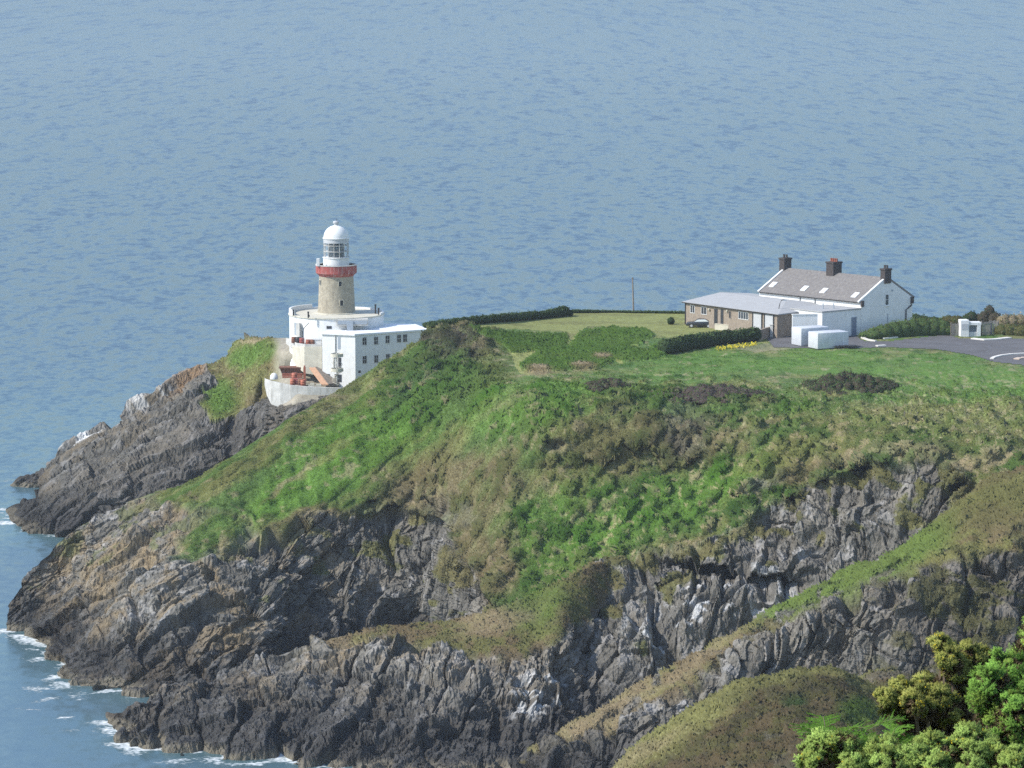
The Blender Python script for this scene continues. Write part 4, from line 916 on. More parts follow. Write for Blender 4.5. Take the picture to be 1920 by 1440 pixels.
q = at_y(524, 700.5, 551.5); f = frame(q, (1, .03)); T = thing('wooden_skip', q, 'brown flared wooden skip standing in the lighthouse yard', 'skip')
MB().prism([f(.35, 0, 0), f(3.3, 0, 0), f(3.3, 1.3, 0), f(.35, 1.3, 0)], [f(0, -.3, 1.0), f(3.6, -.3, 1.0), f(3.6, 1.6, 1.0), f(0, 1.6, 1.0)]).build('tub', M_RUST, T)
MB().box(f, -.1, 3.7, -.38, -.28, .86, 1.04).box(f, -.1, 3.7, 1.58, 1.68, .86, 1.04).build('rim', M_RUST, T)
q = at_y(529, 709, 549.8); f = frame(q, (1, .02)); tag(MB().box(f, 0, 3.2, 0, .25, 0, .14).box(f, 0, 3.2, .02, .2, .2, .62).box(f, 0, 3.2, 0, .25, .62, .72).build('orange_girder', M_ORANGE, None, origin=q), 'long orange girder lying in front of the brown skip', 'girder')
q = at_y(571, 714, 548.6); f = frame(q, (1, 0)); tag(MB().box(f, -.18, .18, 0, .3, 0, 2.1).box(f, -.3, .3, -.08, .4, 0, .2).box(f, -.12, .12, 0, .25, 2.1, 2.4).build('orange_post', M_ORANGE, None, origin=q), 'upright orange post beside the sloping timber ramp', 'post')
a = at_y(580, 691, 549.4); b_ = at_y(604, 723, 546.2); T = thing('timber_ramp', b_, 'pale orange timber ramp leaning down into the lighthouse yard', 'ramp')
w = np.array([.95, .1, 0.]); up = np.array([0, 0, .18]); MB().prism([a, a + w, b_ + w, b_], [a + up, a + w + up, b_ + w + up, b_ + up]).build('deck', M_PLANK, T)
w2 = np.array([.97, .1, 0]); MB().prism([a + w2 - [0, 0, .1], a + w2 + [1.1, 1.2, -.1], b_ + w2 + [1.6, 1.2, -.2], b_ + w2 - [0, 0, .1]], [a + w2 + [0, 0, .25], a + w2 + [1.1, 1.2, .25], b_ + w2 + [1.6, 1.2, .25], b_ + w2 + [0, 0, .25]]).build('side_board', M_WOOD, T)
def barrel(u, v, Y, mat, label, r=.36, h=.85, lying=False, group=None):
    p = at_y(u, v, Y); b = MB().lathe(p, [(r * .92, 0), (r, .06), (r, h * .32), (r * 1.06, h * .35), (r, h * .38), (r, h * .62), (r * 1.06, h * .65), (r, h * .68), (r, h - .05), (r * .9, h)], 14)
    return tag(b.build('barrel', mat, None, True, origin=p), label, 'barrel', group)
for uu, vv, Y, m_, lab in ((549, 722, 546.4, M_ORANGE, 'orange-red drum at the left end of the row on the curved wall'), (556, 721, 546.6, M_RED, 'faded red drum in the row behind the curved wall'), (563, 722, 546.4, M_RUST, 'brown drum in the row behind the curved wall'), (568.5, 723.5, 546.0, M_ORANGE, 'orange drum beside the upright orange post'), (552, 711, 548, M_ORANGE, 'orange drum behind the row on the curved wall')):
    barrel(uu, vv, Y, m_, lab, .42, 1.0, group='drums in the lighthouse yard')
for uu, vv, Y, m_, lab in ((551, 643, 554, M_RUST, 'brown drum on the upper terrace below the round base'), (559, 643, 553.4, M_DARK, 'dark drum on the upper terrace below the arched porch'), (566, 645, 552.4, M_RED, 'dull red drum in the middle of the upper terrace'), (578, 648, 551.4, M_POT, 'terracotta coloured drum on the upper terrace edge'), (586, 648, 551.4, M_RUST, 'rust brown drum beside the white tank on the upper terrace')):
    barrel(uu, vv, Y, m_, lab, .4, .95, group='drums on the upper terrace')
q = at_y(596, 648, 551.2); f = frame(q, (1, 0)); T = thing('water_tank', q, 'white box tank on the upper terrace against the white block', 'tank')
MB().box(f, -.75, .6, 0, 1.2, 0, .85).build('tank_body', M_WHITE, T, bevel=.05); MB().box(f, -.8, .65, -.05, 1.25, .853, .95).build('lid', M_GREYDOOR, T)
p = at_y(514, 711, 549); tag(MB().lathe(p, [(.62, 0), (.66, .25), (.58, .6), (.36, .88), (.1, 1.0)], 16).build('buoy', M_WHITE, None, True, origin=p), 'round white buoy at the left corner of the lighthouse yard', 'buoy')
p = at_y(584, 725, 545.8); f = frame(p, (1, 0)); tag(MB().box(f, -.5, .5, 0, .5, 0, .3).box(f, .7, 1.5, .1, .6, 0, .36).box(f, -.2, .4, .05, .5, .3, .52).build('stone_blocks', M_CREAM, None, origin=p), 'loose grey blocks at the foot of the timber ramp', 'blocks')

# ------------------------------------------------------------------ two-storey white house
E0 = at_y(1615, 566, 529.0); ze = E0[2]; EL = at_z(1424, 546, ze); ER = at_z(1711, 557.6, ze); EB = EL + ER - E0
zg = 34.4; ap = (E0 + ER) / 2; ap = np.array([ap[0], ap[1], float(at_y(1662, 522.5, ap[1])[2])]); apL = ap + (EL - E0)
T = thing('white_house', (E0[0], E0[1], zg), 'two-storey white house with slate roof and three dark chimneys', 'house')
def lo(p): return (p[0], p[1], zg)
w = MB(); pts = [E0, ER, EB, EL]
w.v += [lo(E0), lo(ER), lo(EB), lo(EL), tuple(E0), tuple(ER), tuple(EB), tuple(EL), tuple(ap), tuple(apL)]
w.f += [(3, 2, 1, 0), (0, 1, 5, 8, 4), (2, 3, 7, 9, 6), (3, 0, 4, 7), (1, 2, 6, 5), (4, 8, 9, 7), (5, 6, 9, 8)]
w.build('wall', M_WHITE, T)
al = (EL - E0) / np.linalg.norm(EL - E0); ac = (ER - E0) / np.linalg.norm(ER - E0)
def slab(e0, e1, r0, r1, t, over):
    s = (e0 - r0); s /= np.linalg.norm(s); e0 = e0 + s * over; e1 = e1 + s * over
    n = np.cross(e1 - e0, r0 - e0); n /= np.linalg.norm(n); n = n if n[2] > 0 else -n
    l = [p + n * .02 for p in (e0, e1, r1, r0)]; return MB().prism(l, [p + n * (t + .02) for p in l])
RF = slab(E0 + al * .3, EL - al * .3, ap + al * .3, apL - al * .3, .16, .35).build('roof', M_SLATE, T)
slab(ER + al * .3, EB - al * .3, ap + al * .3, apL - al * .3, .16, .35).build('roof', M_SLATE, T)
nF = np.cross(EL - E0, ap - E0); nF /= np.linalg.norm(nF); nF = nF if nF[2] > 0 else -nF
for s0, s1 in ((E0, ap), (ER, ap)):
    for base, sg in ((0, 1), (1, -1)):
        o_ = (EL - E0) * base + al * sg * .02
        slab(s0 + o_, s0 + o_ + al * sg * .34, s1 + o_, s1 + o_ + al * sg * .34, .3, .4).build('gable_coping', M_WHITE if s0 is E0 else M_SLATE, T)
def chimney(uu, w_, d_, h, pots, cap=M_CHIM):
    t = np.interp(uu, [project(apL)[0], project(ap)[0]], [1, 0]); p = ap + (EL - E0) * t; f = frame(p, al[:2])
    c_ = MB().box(f, -w_/2, w_/2, -d_/2, d_/2, -.7, h - .25).box(f, -w_/2 - .1, w_/2 + .1, -d_/2 - .1, d_/2 + .1, h - .247, h).build('chimney', M_CHIM, T)
    for i in range(pots):
        q = f(-w_/2 + w_ * (i + .5) / pots, 0, h); MB().lathe(q, [(.17, 0), (.15, .4), (.19, .42), (.19, .5), (.1, .5)], 10).build('chimney_pot', M_POT if pots > 2 else M_CHIM, c_, True)
chimney(1470, 1.1, 1.6, 1.75, 2); chimney(1565, 1.5, 1.9, 1.85, 4); chimney(1661, .95, 1.4, 1.55, 2)
for uu, vv in ((1450, 534), (1509, 541.2), (1545, 545.4), (1604, 553.6)):
    c_ = ray_plane(uu, vv, E0 + nF * .2, nF); s = np.cross(nF, al); s /= np.linalg.norm(s); s = s if s[2] > 0 else -s
    def fs(x, y, z, c_=c_, s=s): return tuple(c_ + al * x + s * y + nF * z)
    k_ = MB().box(fs, -.5, .5, -.62, .62, -.03, .1).build('skylight', M_WHITE, T); MB().box(fs, -.42, .42, -.54, .54, .103, .125).build('pane', M_SKYL, k_)
fl_ = frame((E0[0], E0[1], 0), (E0 - EL)[:2]); fg = frame((E0[0], E0[1], 0), (ER - E0)[:2])
gt = E0 - ac * .32 + [0, 0, -.12]; MB().tube([gt, gt + (EL - E0)], .09).build('gutter', M_IRON, T)
for uu, vv in ((1501, 556), (1529, 560)):
    x, z = on(fl_, uu, vv); MB().tube([fl_(x, -.12, ze - .2), fl_(x, -.12, zg + .5)], .06).build('downpipe', M_IRON, T)
for uu, vv in ((1425, 553), (1617, 571)):
    x, z = on(fl_, uu, vv); 
window(T, fg, 1663, 562, .72, 1.7, (0, 1), M_WHITE, M_GLASSD, True)
panel(T, fg, 1673, 544.5, .35, .3, M_GREY, 'vent')
MB().box(fg, -.15, .35, -.28, 0, ze - .75, ze + .15).build('kneeler', M_CHIM, T)
x, z = on(fg, 1711, 562); MB().box(fg, x - .45, x + .05, -.28, 0, ze - .9, ze + .1).build('kneeler', M_CHIM, T)
x, z = on(fg, 1698, 580); MB().tube([fg(x, -.12, zg), fg(x, -.12, z), fg(x + .4, -.12, z + .15), fg(x + 1.2, -.12, z + .65)], .1).build('downpipe', M_IRON, T)
x, z = on(fg, 1664, 600); MB().tube([fg(x, -.08, zg), fg(x, -.08, z + 1.)], .05).build('downpipe', M_GREY, T)
# flat-roofed annex flush with the gable, and the lower yard wall beside it
wA = 8.0; zt = 39.25; T = thing('white_annex', fg(-wA, 0, zg), 'flat topped white annex with a blue-grey door joined to the house gable', 'building')
MB().box(fg, -wA, -.03, .03, 7.0, zg - .5, zt - .2).build('wall', M_WHITE, T); MB().box(fg, -wA - .1, -.03, -.06, 7.05, zt - .197, zt).build('roof', M_ZINC, T)
x, z = on(fg, 1601, 612); MB().box(fg, x - .45, x + .45, -.04, .1, z - 1.45, z + 1.35).build('door', flat('blue_grey_door', (.16, .19, .25), .5, .1, 2), T)
MB().box(fg, x - .53, x - .453, -.05, .1, z - 1.45, z + 1.42).box(fg, x + .453, x + .53, -.05, .1, z - 1.45, z + 1.42).box(fg, x - .453, x + .453, -.05, .1, z + 1.353, z + 1.42).build('door_frame', M_GREY, T)
for uu in (1543, 1563):
    p = ray_plane(uu, 579, (0, 0, zt), (0, 0, 1)); MB().tube([p, p + [0, 0, .85]], .1).build('vent_pipe', M_GREY, T)
yw = at_y(1486, 589, 520.5); yf = frame((yw[0], yw[1], 0), (1, .12)); x1, _ = on(yf, 1533, 600)
tag(MB().box(yf, 0, x1, 0, .35, zg - .5, yw[2] - .12).box(yf, -.06, x1, -.06, .41, yw[2] - .117, yw[2]).build('yard_wall', M_WHITE, None, origin=yf(0, 0, zg)), 'plain white yard wall between the bungalow and the annex', 'wall')

# ------------------------------------------------------------------ brown bungalow with a pale low roof
FL = at_y(1279, 566.5, 543.0); zb = FL[2]; FR = at_z(1459, 590.5, zb); BR_ = at_z(1527, 581.5, zb); e = (FR - FL) / np.linalg.norm(FR - FL); nn = BR_ - FR
rz = zb + .95; BLr = np.array([*(FL + nn)[:2], 0]); BLr = at_z(1351, 549, rz); Rr = at_z(1475, 563.5, rz); BL = FL + nn * 1.9; BB = BR_ + nn * .9
T = thing('bungalow', (FL[0], FL[1], zb - 3.4), 'long low brown stone bungalow with a wide pale grey roof', 'house')
ci = lambda p, c_, k=.05: p + (c_ - p) / np.linalg.norm(c_ - p) * .55
cen = (FL + FR + BR_ + BL) / 4; wp = [ci(p, cen) for p in (FL, FR, BR_, BB, BL)]
MB().prism([(p[0], p[1], zb - 4.2) for p in wp], [(p[0], p[1], zb - .06) for p in wp]).build('wall', M_BRICK, T)
rf = MB(); tri = [(FL, FR, Rr, BLr), (FR, BR_, Rr), (Rr, BR_, BB), (BLr, Rr, BB, BL), (FL, BLr, BL)]
for t_ in tri: rf.poly([tuple(p + np.array([0, 0, .1])) for p in t_])
for t_ in tri: rf.poly([tuple(p - np.array([0, 0, .06])) for p in reversed(t_)])
ed = [FL, FR, BR_, BB, BL]
for i in range(5): a_, b_ = ed[i], ed[(i + 1) % 5]; rf.quad(tuple(a_ + [0, 0, .1]), tuple(b_ + [0, 0, .1]), tuple(b_ - [0, 0, .06]), tuple(a_ - [0, 0, .06]))
rf.build('roof', M_ZINC, T)
gt = [p - np.array([0, 0, .02]) for p in (FL, FR, BR_)]; MB().tube([gt[0] - nn / np.linalg.norm(nn) * .06, gt[1] - nn / np.linalg.norm(nn) * .06], .07).build('gutter', M_IRON, T)
fw = frame((wp[0][0], wp[0][1], 0), (wp[1] - wp[0])[:2])
window(T, fw, 1298.6, 579.5, 1.1, 1.25, (1, 0), M_WHITE, M_DARK); window(T, fw, 1320, 582.5, 1.35, 1.2, (1, 0), M_WHITE, M_DARK)
for uu, vv, w_, h_ in ((1342.5, 594, .8, 2.35), (1354, 595, .65, 2.4)):
    panel(T, fw, uu, vv, w_, h_, M_DARK, 'door')
window(T, fw, 1369, 590, .55, 1.2, (0, 0), M_BRICK, M_DARK); window(T, fw, 1394, 592, 2.4, 1.15, (3, 0), M_WHITE, M_GLASSD)
for uu, vv in ((1420.5, 599.5), (1442.5, 602)):
    x, z = on(fw, uu, vv); g_ = MB().box(fw, x - 1.15, x - .95, -.12, .1, z - 1.7, z + 1.15).box(fw, x + .95, x + 1.15, -.12, .1, z - 1.7, z + 1.15).box(fw, x - .95, x + .95, -.1, .1, z + .97, z + 1.15).build('garage_door', M_DARK, T)
    MB().box(fw, x - .95, x + .95, -.06, .02, z - 1.7, z + .967).build('door_panel', M_GREYDOOR, g_)
for uu, vv in ((1331, 581), (1364.5, 584)):
    x, z = on(fw, uu, vv); MB().lathe(fw(x, -.16, z - .12), [(.1, 0), (.16, .1), (.16, .3), (.06, .36)], 8).build('wall_light', M_CREAM, T, True)
x, z = on(fw, 1283.5, 580); MB().tube([fw(.05, -.1, zb), fw(.05, -.1, zb - 3.4)], .07).build('downpipe', M_IRON, T)
fe = frame((wp[1][0], wp[1][1], 0), (wp[2] - wp[1])[:2])
# tall lamp post bending over the roof edge
p = ground(1458, 628); T = thing('lamp_post', p, 'slender dark lamp post curving over the bungalow roof corner', 'lamp post')
top = at_y(1466, 563, p[1] + .3); MB().tube([p, at_y(1458.5, 596, p[1]), at_y(1460, 580, p[1] + .1), at_y(1462, 570, p[1] + .2), at_y(1465, 563.5, p[1] + .3), at_y(1470, 561.5, p[1] + .4)], .065).build('pole', M_IRON, T)
q = at_y(1471, 562.5, p[1] + .4); MB().box(frame(q, (1, 0)), -.25, .3, -.12, .12, -.1, .06).build('lamp_head', M_GREY, T)

# garden walls, gate and hedging near the bungalow
def gwall(name, pts, h, mat, label, cat='wall', thick=.3, pillar=None):
    P_ = [np.array(ground(a, b)) for a, b in pts]; T = thing(name, P_[0], label, cat) if pillar else None; b = MB()
    for i in range(len(P_) - 1):
        p, q = P_[i], P_[i + 1]; f = frame(p, (q - p)[:2]); L_ = float(np.linalg.norm((q - p)[:2])); dz = q[2] - p[2]
        lo_ = [f(0, 0, -.4), f(L_, 0, dz - .4), f(L_, thick, dz - .4), f(0, thick, -.4)]; hi_ = [f(0, 0, h), f(L_, 0, dz + h), f(L_, thick, dz + h), f(0, thick, h)]
        b.prism(lo_, hi_)
        lo_ = [f(0, -.04, h + .003), f(L_, -.04, dz + h + .003), f(L_, thick + .04, dz + h + .003), f(0, thick + .04, h + .003)]
        b.prism(lo_, [tuple(np.array(t) + [0, 0, .08]) for t in lo_])
    if not pillar: return tag(b.build(name, mat, None, origin=P_[0]), label, cat)
    b.build('panel', mat, T)
    for a_, b2, ph in pillar:
        p = np.array(ground(a_, b2)); f = frame(p, (1, -.3)); MB().box(f, -.22, .22, -.25, .2, -.3, ph).box(f, -.28, .28, -.31, .26, ph + .003, ph + .1).build('pillar', M_OLDWHITE, T)
    return T
gwall('garden_wall', [(1340, 618), (1375, 621), (1420, 627), (1436, 629)], .85, M_CREAMW, 'low cream garden wall between the hedge and the bungalow doors')
gwall('gate_wall', [(1421, 640), (1437, 634.5), (1450, 631)], 1.5, M_BRICK, 'brown boundary wall with a white pillar at the end of the hedge', pillar=[(1447, 633, 1.9)])
# white wrapped boxes on the tarmac
def crate(u, v, L_, D_, H_, ax, label):
    p = np.array(ground(u, v)); f = frame(p, ax); T = thing('wrapped_box', p, label, 'box', 'white wrapped boxes on the tarmac')
    MB().box(f, 0, L_, 0, D_, .12, H_).build('cover', M_WRAP, T, True, bevel=.12)
    MB().box(f, .25, L_ - .25, .2, D_ - .2, 0, .118).build('pallet', M_WOOD, T); ms = flat('strap_grey', (.6, .62, .66), .6, .05, 2)
    for x in np.linspace(.9, L_ - .9, 4): MB().box(f, x - .03, x + .03, -.012, .02, .4, H_ - .3).build('strap', ms, T)
crate(1502, 650.5, 4.9, 2.7, 2.75, (.86, .46), 'white wrapped box standing behind, half hidden by the other one')
crate(1533, 656.5, 5.3, 2.8, 2.5, (.87, .42), 'nearer white wrapped box with its whole front showing')
p = np.array(ground(1566, 655.5)); f = frame(p, (1, .1)); T = thing('flat_trailer', p, 'low dark trailer parked at the right end of the wrapped boxes', 'trailer')
MB().box(f, 0, 3.4, 0, 1.5, .3, .5).box(f, 3.4, 3.9, .65, .85, .34, .44).build('bed', M_IRON, T)
for xx in (.7, 1.5):
    q = f(xx, -.1, .3); MB().tube([np.array(q), np.array(q) + f.ay * .18], .3, 14).build('wheel', M_TYRE, T)
# dark saloon car on the drive
p = np.array(ground(1286, 614.5)); f = frame(p, (1, -.16)); T = thing('parked_car', p, 'dark car parked on the bungalow drive with its red tail lamp showing', 'car')
prof = [(.05, .3), (0, .55), (.12, .78), (1.15, .92), (1.8, 1.36), (3.0, 1.4), (3.75, 1.02), (4.3, .95), (4.42, .6), (4.35, .3)]
MB().prism([f(x, 0, z) for x, z in prof], [f(x, 1.7, z) for x, z in prof]).build('body', M_CAR, T, True, bevel=.05)
gp_ = [(1.3, .95), (1.85, 1.3), (2.95, 1.34), (3.5, 1.02)]
MB().prism([f(x, -.012, z) for x, z in gp_], [f(x, .05, z) for x, z in gp_]).build('side_window', M_SKYL, T)
for xx in (.85, 3.5):
    q = np.array(f(xx, -.02, .32)); wh = MB().tube([q, q + f.ay * .22], .32, 16).build('wheel', M_TYRE, T); MB().tube([q - f.ay * .01, q + f.ay * .05], .2, 12).build('rim', M_GREYDOOR, wh)
MB().box(f, 4.0, 4.44, -.02, .25, .68, .88).build('tail_light', M_LAMPR, T); MB().box(f, 4.3, 4.45, 1.4, 1.72, .68, .88).build('tail_light', M_LAMPR, T)

# ------------------------------------------------------------------ road, kerbs, pole, kiosk, fences
fac = grid_faces(Lm.shape); rm = (roadm[fac].min(1) > .5) & (Lm.r[fac].min(1) >= 0)
ff_ = fac[rm]; un, inv = np.unique(ff_, return_inverse=True); o = np_mesh('road', Lm.P[un] + np.array([0, 0, .05]), inv.reshape(-1, 4), M_ASPH, smooth=True); tag(o, 'dark tarmac drive and turning area beside the white house', 'road', kind='structure')
def kerb(pts, w_, label, mat=M_KERB):
    P_ = [np.array(ground(a, b)) + [0, 0, .08] for a, b in pts]; b = MB()
    for i in range(len(P_) - 1):
        p, q = P_[i], P_[i + 1]; f = frame(p, (q - p)[:2]); L_ = float(np.linalg.norm((q - p)[:2])); dz = q[2] - p[2]
        b.prism([f(0, 0, -.2), f(L_, 0, dz - .2), f(L_, w_, dz - .2), f(0, w_, -.2)], [f(0, 0, .12), f(L_, 0, dz + .12), f(L_, w_, dz + .12), f(0, w_, .12)])
    tag(b.build('kerb', mat, None, origin=P_[0]), label, 'kerb', kind='structure')
kerb([(1613, 630), (1614, 634), (1624, 638), (1640, 641)], .4, 'pale curved kerb at the foot of the bank by the house')
kerb([(1658, 636), (1684, 633.5)], .5, 'short straight white kerb below the green bank')
kerb([(1646, 650.5), (1662, 649.5)], .7, 'small white kerb stone at the grass edge')
kerb([(1820, 636.5), (1845, 639), (1870, 638), (1897, 635)], .9, 'long pale kerb in front of the white kiosk')
kerb([(1863, 674), (1868, 671), (1880, 668), (1900, 665.5), (1960, 663)], .55, 'long curved white kerb at the right edge of the turning area')
kerb([(1911, 675), (1918, 673), (1960, 672)], .9, 'pinkish kerb inside the curve of the turning area', flat('pink_kerb', (.5, .4, .32), .9, .1, 2))
p = np.array(ground(1188, 586)); T = thing('utility_pole', p, 'lone thin wooden pole standing on the lawn against the sea', 'pole')
q = at_y(1186, 520, p[1]); MB().tube([p - [0, 0, .4], q], [.14, .1], 8).build('pole', M_WOOD, T); MB().box(frame(q, (1, .3)), -.2, .2, -.04, .04, -.25, -.17).build('crossarm', M_WOOD, T)
# white open-fronted kiosk
p = np.array(ground(1801, 632)); f = frame(p, (1, .1)); T = thing('white_kiosk', p, 'small white kiosk with a dark open bay beside the tarmac', 'kiosk')
MB().box(f, 0, 1.3, 0, 1.7, 0, 2.55).build('cabin', M_WHITE, T, bevel=.06); MB().box(f, 1.305, 3.2, .1, 1.7, 1.75, 2.2).build('canopy', M_WHITE, T, bevel=.04)
MB().box(f, 2.55, 3.1, .1, .35, 0, 1.747).build('pier', M_WHITE, T); MB().box(f, 1.31, 2.54, .2, .3, 0, .75).build('counter', M_GREYDOOR, T); MB().box(f, 1.31, 3.1, 1.5, 1.6, 0, 1.747).build('back_wall', M_GREY, T)
MB().box(f, .15, 1.1, -.03, .02, 1.1, 2.0).build('shutter', M_GREYDOOR, T)
def palings(pts, h, label):
    P_ = [np.array(ground(a, b)) for a, b in pts]; T = thing('timber_fence', P_[0], label, 'fence'); b = MB(); rl = MB(); k = 0
    for i in range(len(P_) - 1):
        p, q = P_[i], P_[i + 1]; L_ = float(np.linalg.norm((q - p)[:2])); f = frame(p, (q - p)[:2]); dz = (q[2] - p[2]) / L_
        for x in np.arange(.05, L_, .22): b.box(f, x, x + .15, 0, .03, dz * x, dz * x + h * random.uniform(.93, 1.03))
        for z in (.35, h * .8): MB().prism([f(0, .035, z), f(L_, .035, z + dz * L_), f(L_, .1, z + dz * L_), f(0, .1, z)], [f(0, .035, z + .09), f(L_, .035, z + .09 + dz * L_), f(L_, .1, z + .09 + dz * L_), f(0, .1, z + .09)]).build('rail', M_WOOD, T)
        for x in (0, L_): MB().box(f, x - .08, x + .08, .11, .25, -.3, h + .1 + dz * x).build('post', M_WOOD, T)
    b.build('palings', flat('silver_palings', (.27, .25, .225), .9, .2, 3), T)
palings([(1784, 630.5), (1798, 630)], 2.0, 'short grey timber fence left of the white kiosk')
palings([(1842, 629), (1858, 627), (1872, 627)], 2.1, 'grey timber fence right of the white kiosk')
for i, (uu, vv, lab) in enumerate(((1695, 787, 'leftmost of three thin wooden stakes in the meadow'), (1707, 789, 'middle of three thin wooden stakes in the meadow'), (1719, 788, 'rightmost of three thin wooden stakes in the meadow'))):
    p = np.array(ground(uu, vv)); tag(MB().tube([p - [0, 0, .3], p + [.05, 0, 1.1]], .05, 6).build('fence_stake', M_WOOD, None, origin=p), lab, 'stake', 'stakes in the meadow')

# ------------------------------------------------------------------ hedges and bushes
def leaf_cloud(name, pts, nrm, size, pal, wts, parent=None, origin=None, seed=0, core=None):
    """irregular leaf sprays over a crown; pts/nrm roots and outward directions"""
    rg = np.random.default_rng(seed); m = len(pts)
    g = nrm + rg.normal(0, .55, (m, 3)); g /= np.linalg.norm(g, axis=-1, keepdims=True)
    s = np.cross(g, rg.normal(0, 1, (m, 3))); s /= np.linalg.norm(s, axis=-1, keepdims=True); d = np.cross(g, s); L_ = size * rg.uniform(.5, 1.5, (m, 1)); W_ = L_ * rg.uniform(.45, .8, (m, 1))
    pts = pts + nrm * rg.uniform(-.5, .5, (m, 1)) * size
    v = np.stack([pts - s * W_ * .5, pts - d * L_ * .5, pts + s * W_ * .5, pts + d * L_ * .6], 1).reshape(-1, 3)
    c = np.array(pal)[rg.choice(len(pal), m, p=np.array(wts) / np.sum(wts))] * rg.uniform(.7, 1.3, (m, 1)); c = np.repeat(c, 4, 0)
    F = np.arange(4 * m).reshape(m, 4)
    if core is not None:
        cv, cf = core; F = np.concatenate([F, cf + len(v)]); v = np.concatenate([v, cv]); c = np.concatenate([c, np.repeat(np.array(pal[0])[None] * .8, len(cv), 0)])
    o = np_mesh(name, v, F, M_LEAF, parent, cols=np.clip(c, 0.003, 1), origin=origin, smooth=True)
    nn = np.repeat(nrm * .7 + g * .5, 4, 0)
    if core is not None: nn = np.concatenate([nn, np.zeros((len(core[0]), 3))])
    ln = np.linalg.norm(nn, axis=-1, keepdims=True); o.data.normals_split_custom_set_from_vertices(np.where(ln > 0, nn / np.maximum(ln, 1e-6), 0).astype(np.float32))
    return o
def sphere_grid(nu=18, nv=10):
    a = np.linspace(0, 2 * math.pi, nu, endpoint=False); b = np.linspace(-math.pi / 2 + .05, math.pi / 2 - .02, nv)
    A, B = np.meshgrid(a, b); V = np.stack([np.cos(A) * np.cos(B), np.sin(A) * np.cos(B), np.sin(B)], -1).reshape(-1, 3)
    i = np.arange(nu * nv).reshape(nv, nu); j = np.roll(i, -1, 1)
    return V, np.stack([i[:-1], j[:-1], j[1:], i[1:]], -1).reshape(-1, 4)
SG = sphere_grid()
def bush(name, lobes, label, cat, pal, wts, size=.28, dens=7.0, group=None, seed=0):
    """lobes: list of (centre, (rx,ry,rz)) ellipsoids merging into one crown"""
    rg = np.random.default_rng(seed); P_, N_, CV, CF_ = [], [], [], []; n0 = 0
    for c_, r_ in lobes:
        c_ = np.array(c_); r_ = np.array(r_); area = 4 * math.pi * ((r_[0] * r_[1] + r_[0] * r_[2] + r_[1] * r_[2]) / 3); k = int(area * dens / size * .28) + 20
        d = rg.normal(0, 1, (k, 3)); d /= np.linalg.norm(d, axis=-1, keepdims=True); d[:, 2] = np.where(d[:, 2] < -.25, -d[:, 2], d[:, 2])
        lum = 1 + (fbm(d * 3.1 + c_[None] * .7, seed + 3, 3) - .5) * .55 + rg.normal(0, .05, k)
        p = c_ + d * r_ * lum[:, None]; inside = np.zeros(k, bool)
        for c2, r2 in lobes:
            if c2 is not c_: inside |= (((p - np.array(c2)) / np.array(r2)) ** 2).sum(-1) < .6
        nrm = d / r_; nrm /= np.linalg.norm(nrm, axis=-1, keepdims=True); P_.append(p[~inside]); N_.append(nrm[~inside])
        lm = 1 + (fbm(SG[0] * 3.1 + c_[None] * .7, seed + 3, 3) - .5) * .55
        CV.append(c_ + SG[0] * r_ * .93 * lm[:, None]); CF_.append(SG[1] + n0); n0 += len(SG[0])
    base = np.array(lobes[0][0]) - [0, 0, lobes[0][1][2]]
    o = leaf_cloud(name, np.concatenate(P_), np.concatenate(N_), size, pal, wts, None, base, seed, (np.concatenate(CV), np.concatenate(CF_)))
    return tag(o, label, cat, group)
DKG = np.array([.05, .08, .034]); MDG = np.array([.08, .125, .045]); LTG = np.array([.1, .15, .045]); DKB = np.array([.09, .078, .055]); PUR = np.array([.115, .092, .08])
def hedge(pts, label, pal, wts, size, cat='hedge', seed=0, wid=.8, dens=8, step=.7, group=None):
    """pts: (u, vbase, height)"""
    u_ = np.array([p[0] for p in pts], float); G = np.array([ground(p[0], p[1]) for p in pts]); H_ = np.array([p[2] for p in pts], float)
    s = np.concatenate([[0], np.cumsum(np.linalg.norm(np.diff(G, axis=0), axis=1))]); n = max(2, int(s[-1] / step)); q = np.linspace(0, s[-1], n); rg = np.random.default_rng(seed); lobes = []
    for t in q:
        c_ = np.array([np.interp(t, s, G[:, k]) for k in range(3)]); h = np.interp(t, s, H_) * rg.uniform(.92, 1.08)
        lobes.append((c_ + np.array([0, wid, h * .48]), (step * 1.0, wid * rg.uniform(.9, 1.1), h * .54)))
    return bush('hedge', lobes, label, cat, pal, wts, size, dens, group, seed)
hedge([(800, 616, .9), (818, 616, 1.1), (850, 613.5, 1.25), (900, 608.5, 1.25), (982, 601.5, 1.2), (1035, 596.5, 1.25), (1050, 595, 1.55), (1060, 594, 1.6), (1068, 593.5, 1.0)], 'long dark clipped hedge along the left crest of the lawn', [DKG, MDG, DKG * .8], [5, 2, 2], .26, seed=3)
hedge([(1076, 587.5, .55), (1150, 586.5, .35), (1283, 588.5, .4)], 'low thin hedge along the far edge of the lawn by the pole', [DKG, MDG], [2, 2], .2, seed=4, wid=.4, step=.5)
hedge([(1242, 664, 1.9), (1250, 667.5, 2.3), (1275, 663, 2.3), (1310, 655.5, 2.15), (1350, 648.5, 2.0), (1395, 643.5, 2.0), (1420, 641, 1.9)], 'thick dark green hedge in front of the bungalow', [DKG, MDG, LTG * .7], [5, 3, 1], .3, seed=5, wid=1.1)
c_ = np.array(ground(1258, 609)); bush('round_bush', [(c_ + [0, .6, .5], (.62, .6, .62))], 'single round dark bush on the lawn left of the bungalow', 'bush', [DKG, MDG], [2, 1], .2, 8, seed=6)
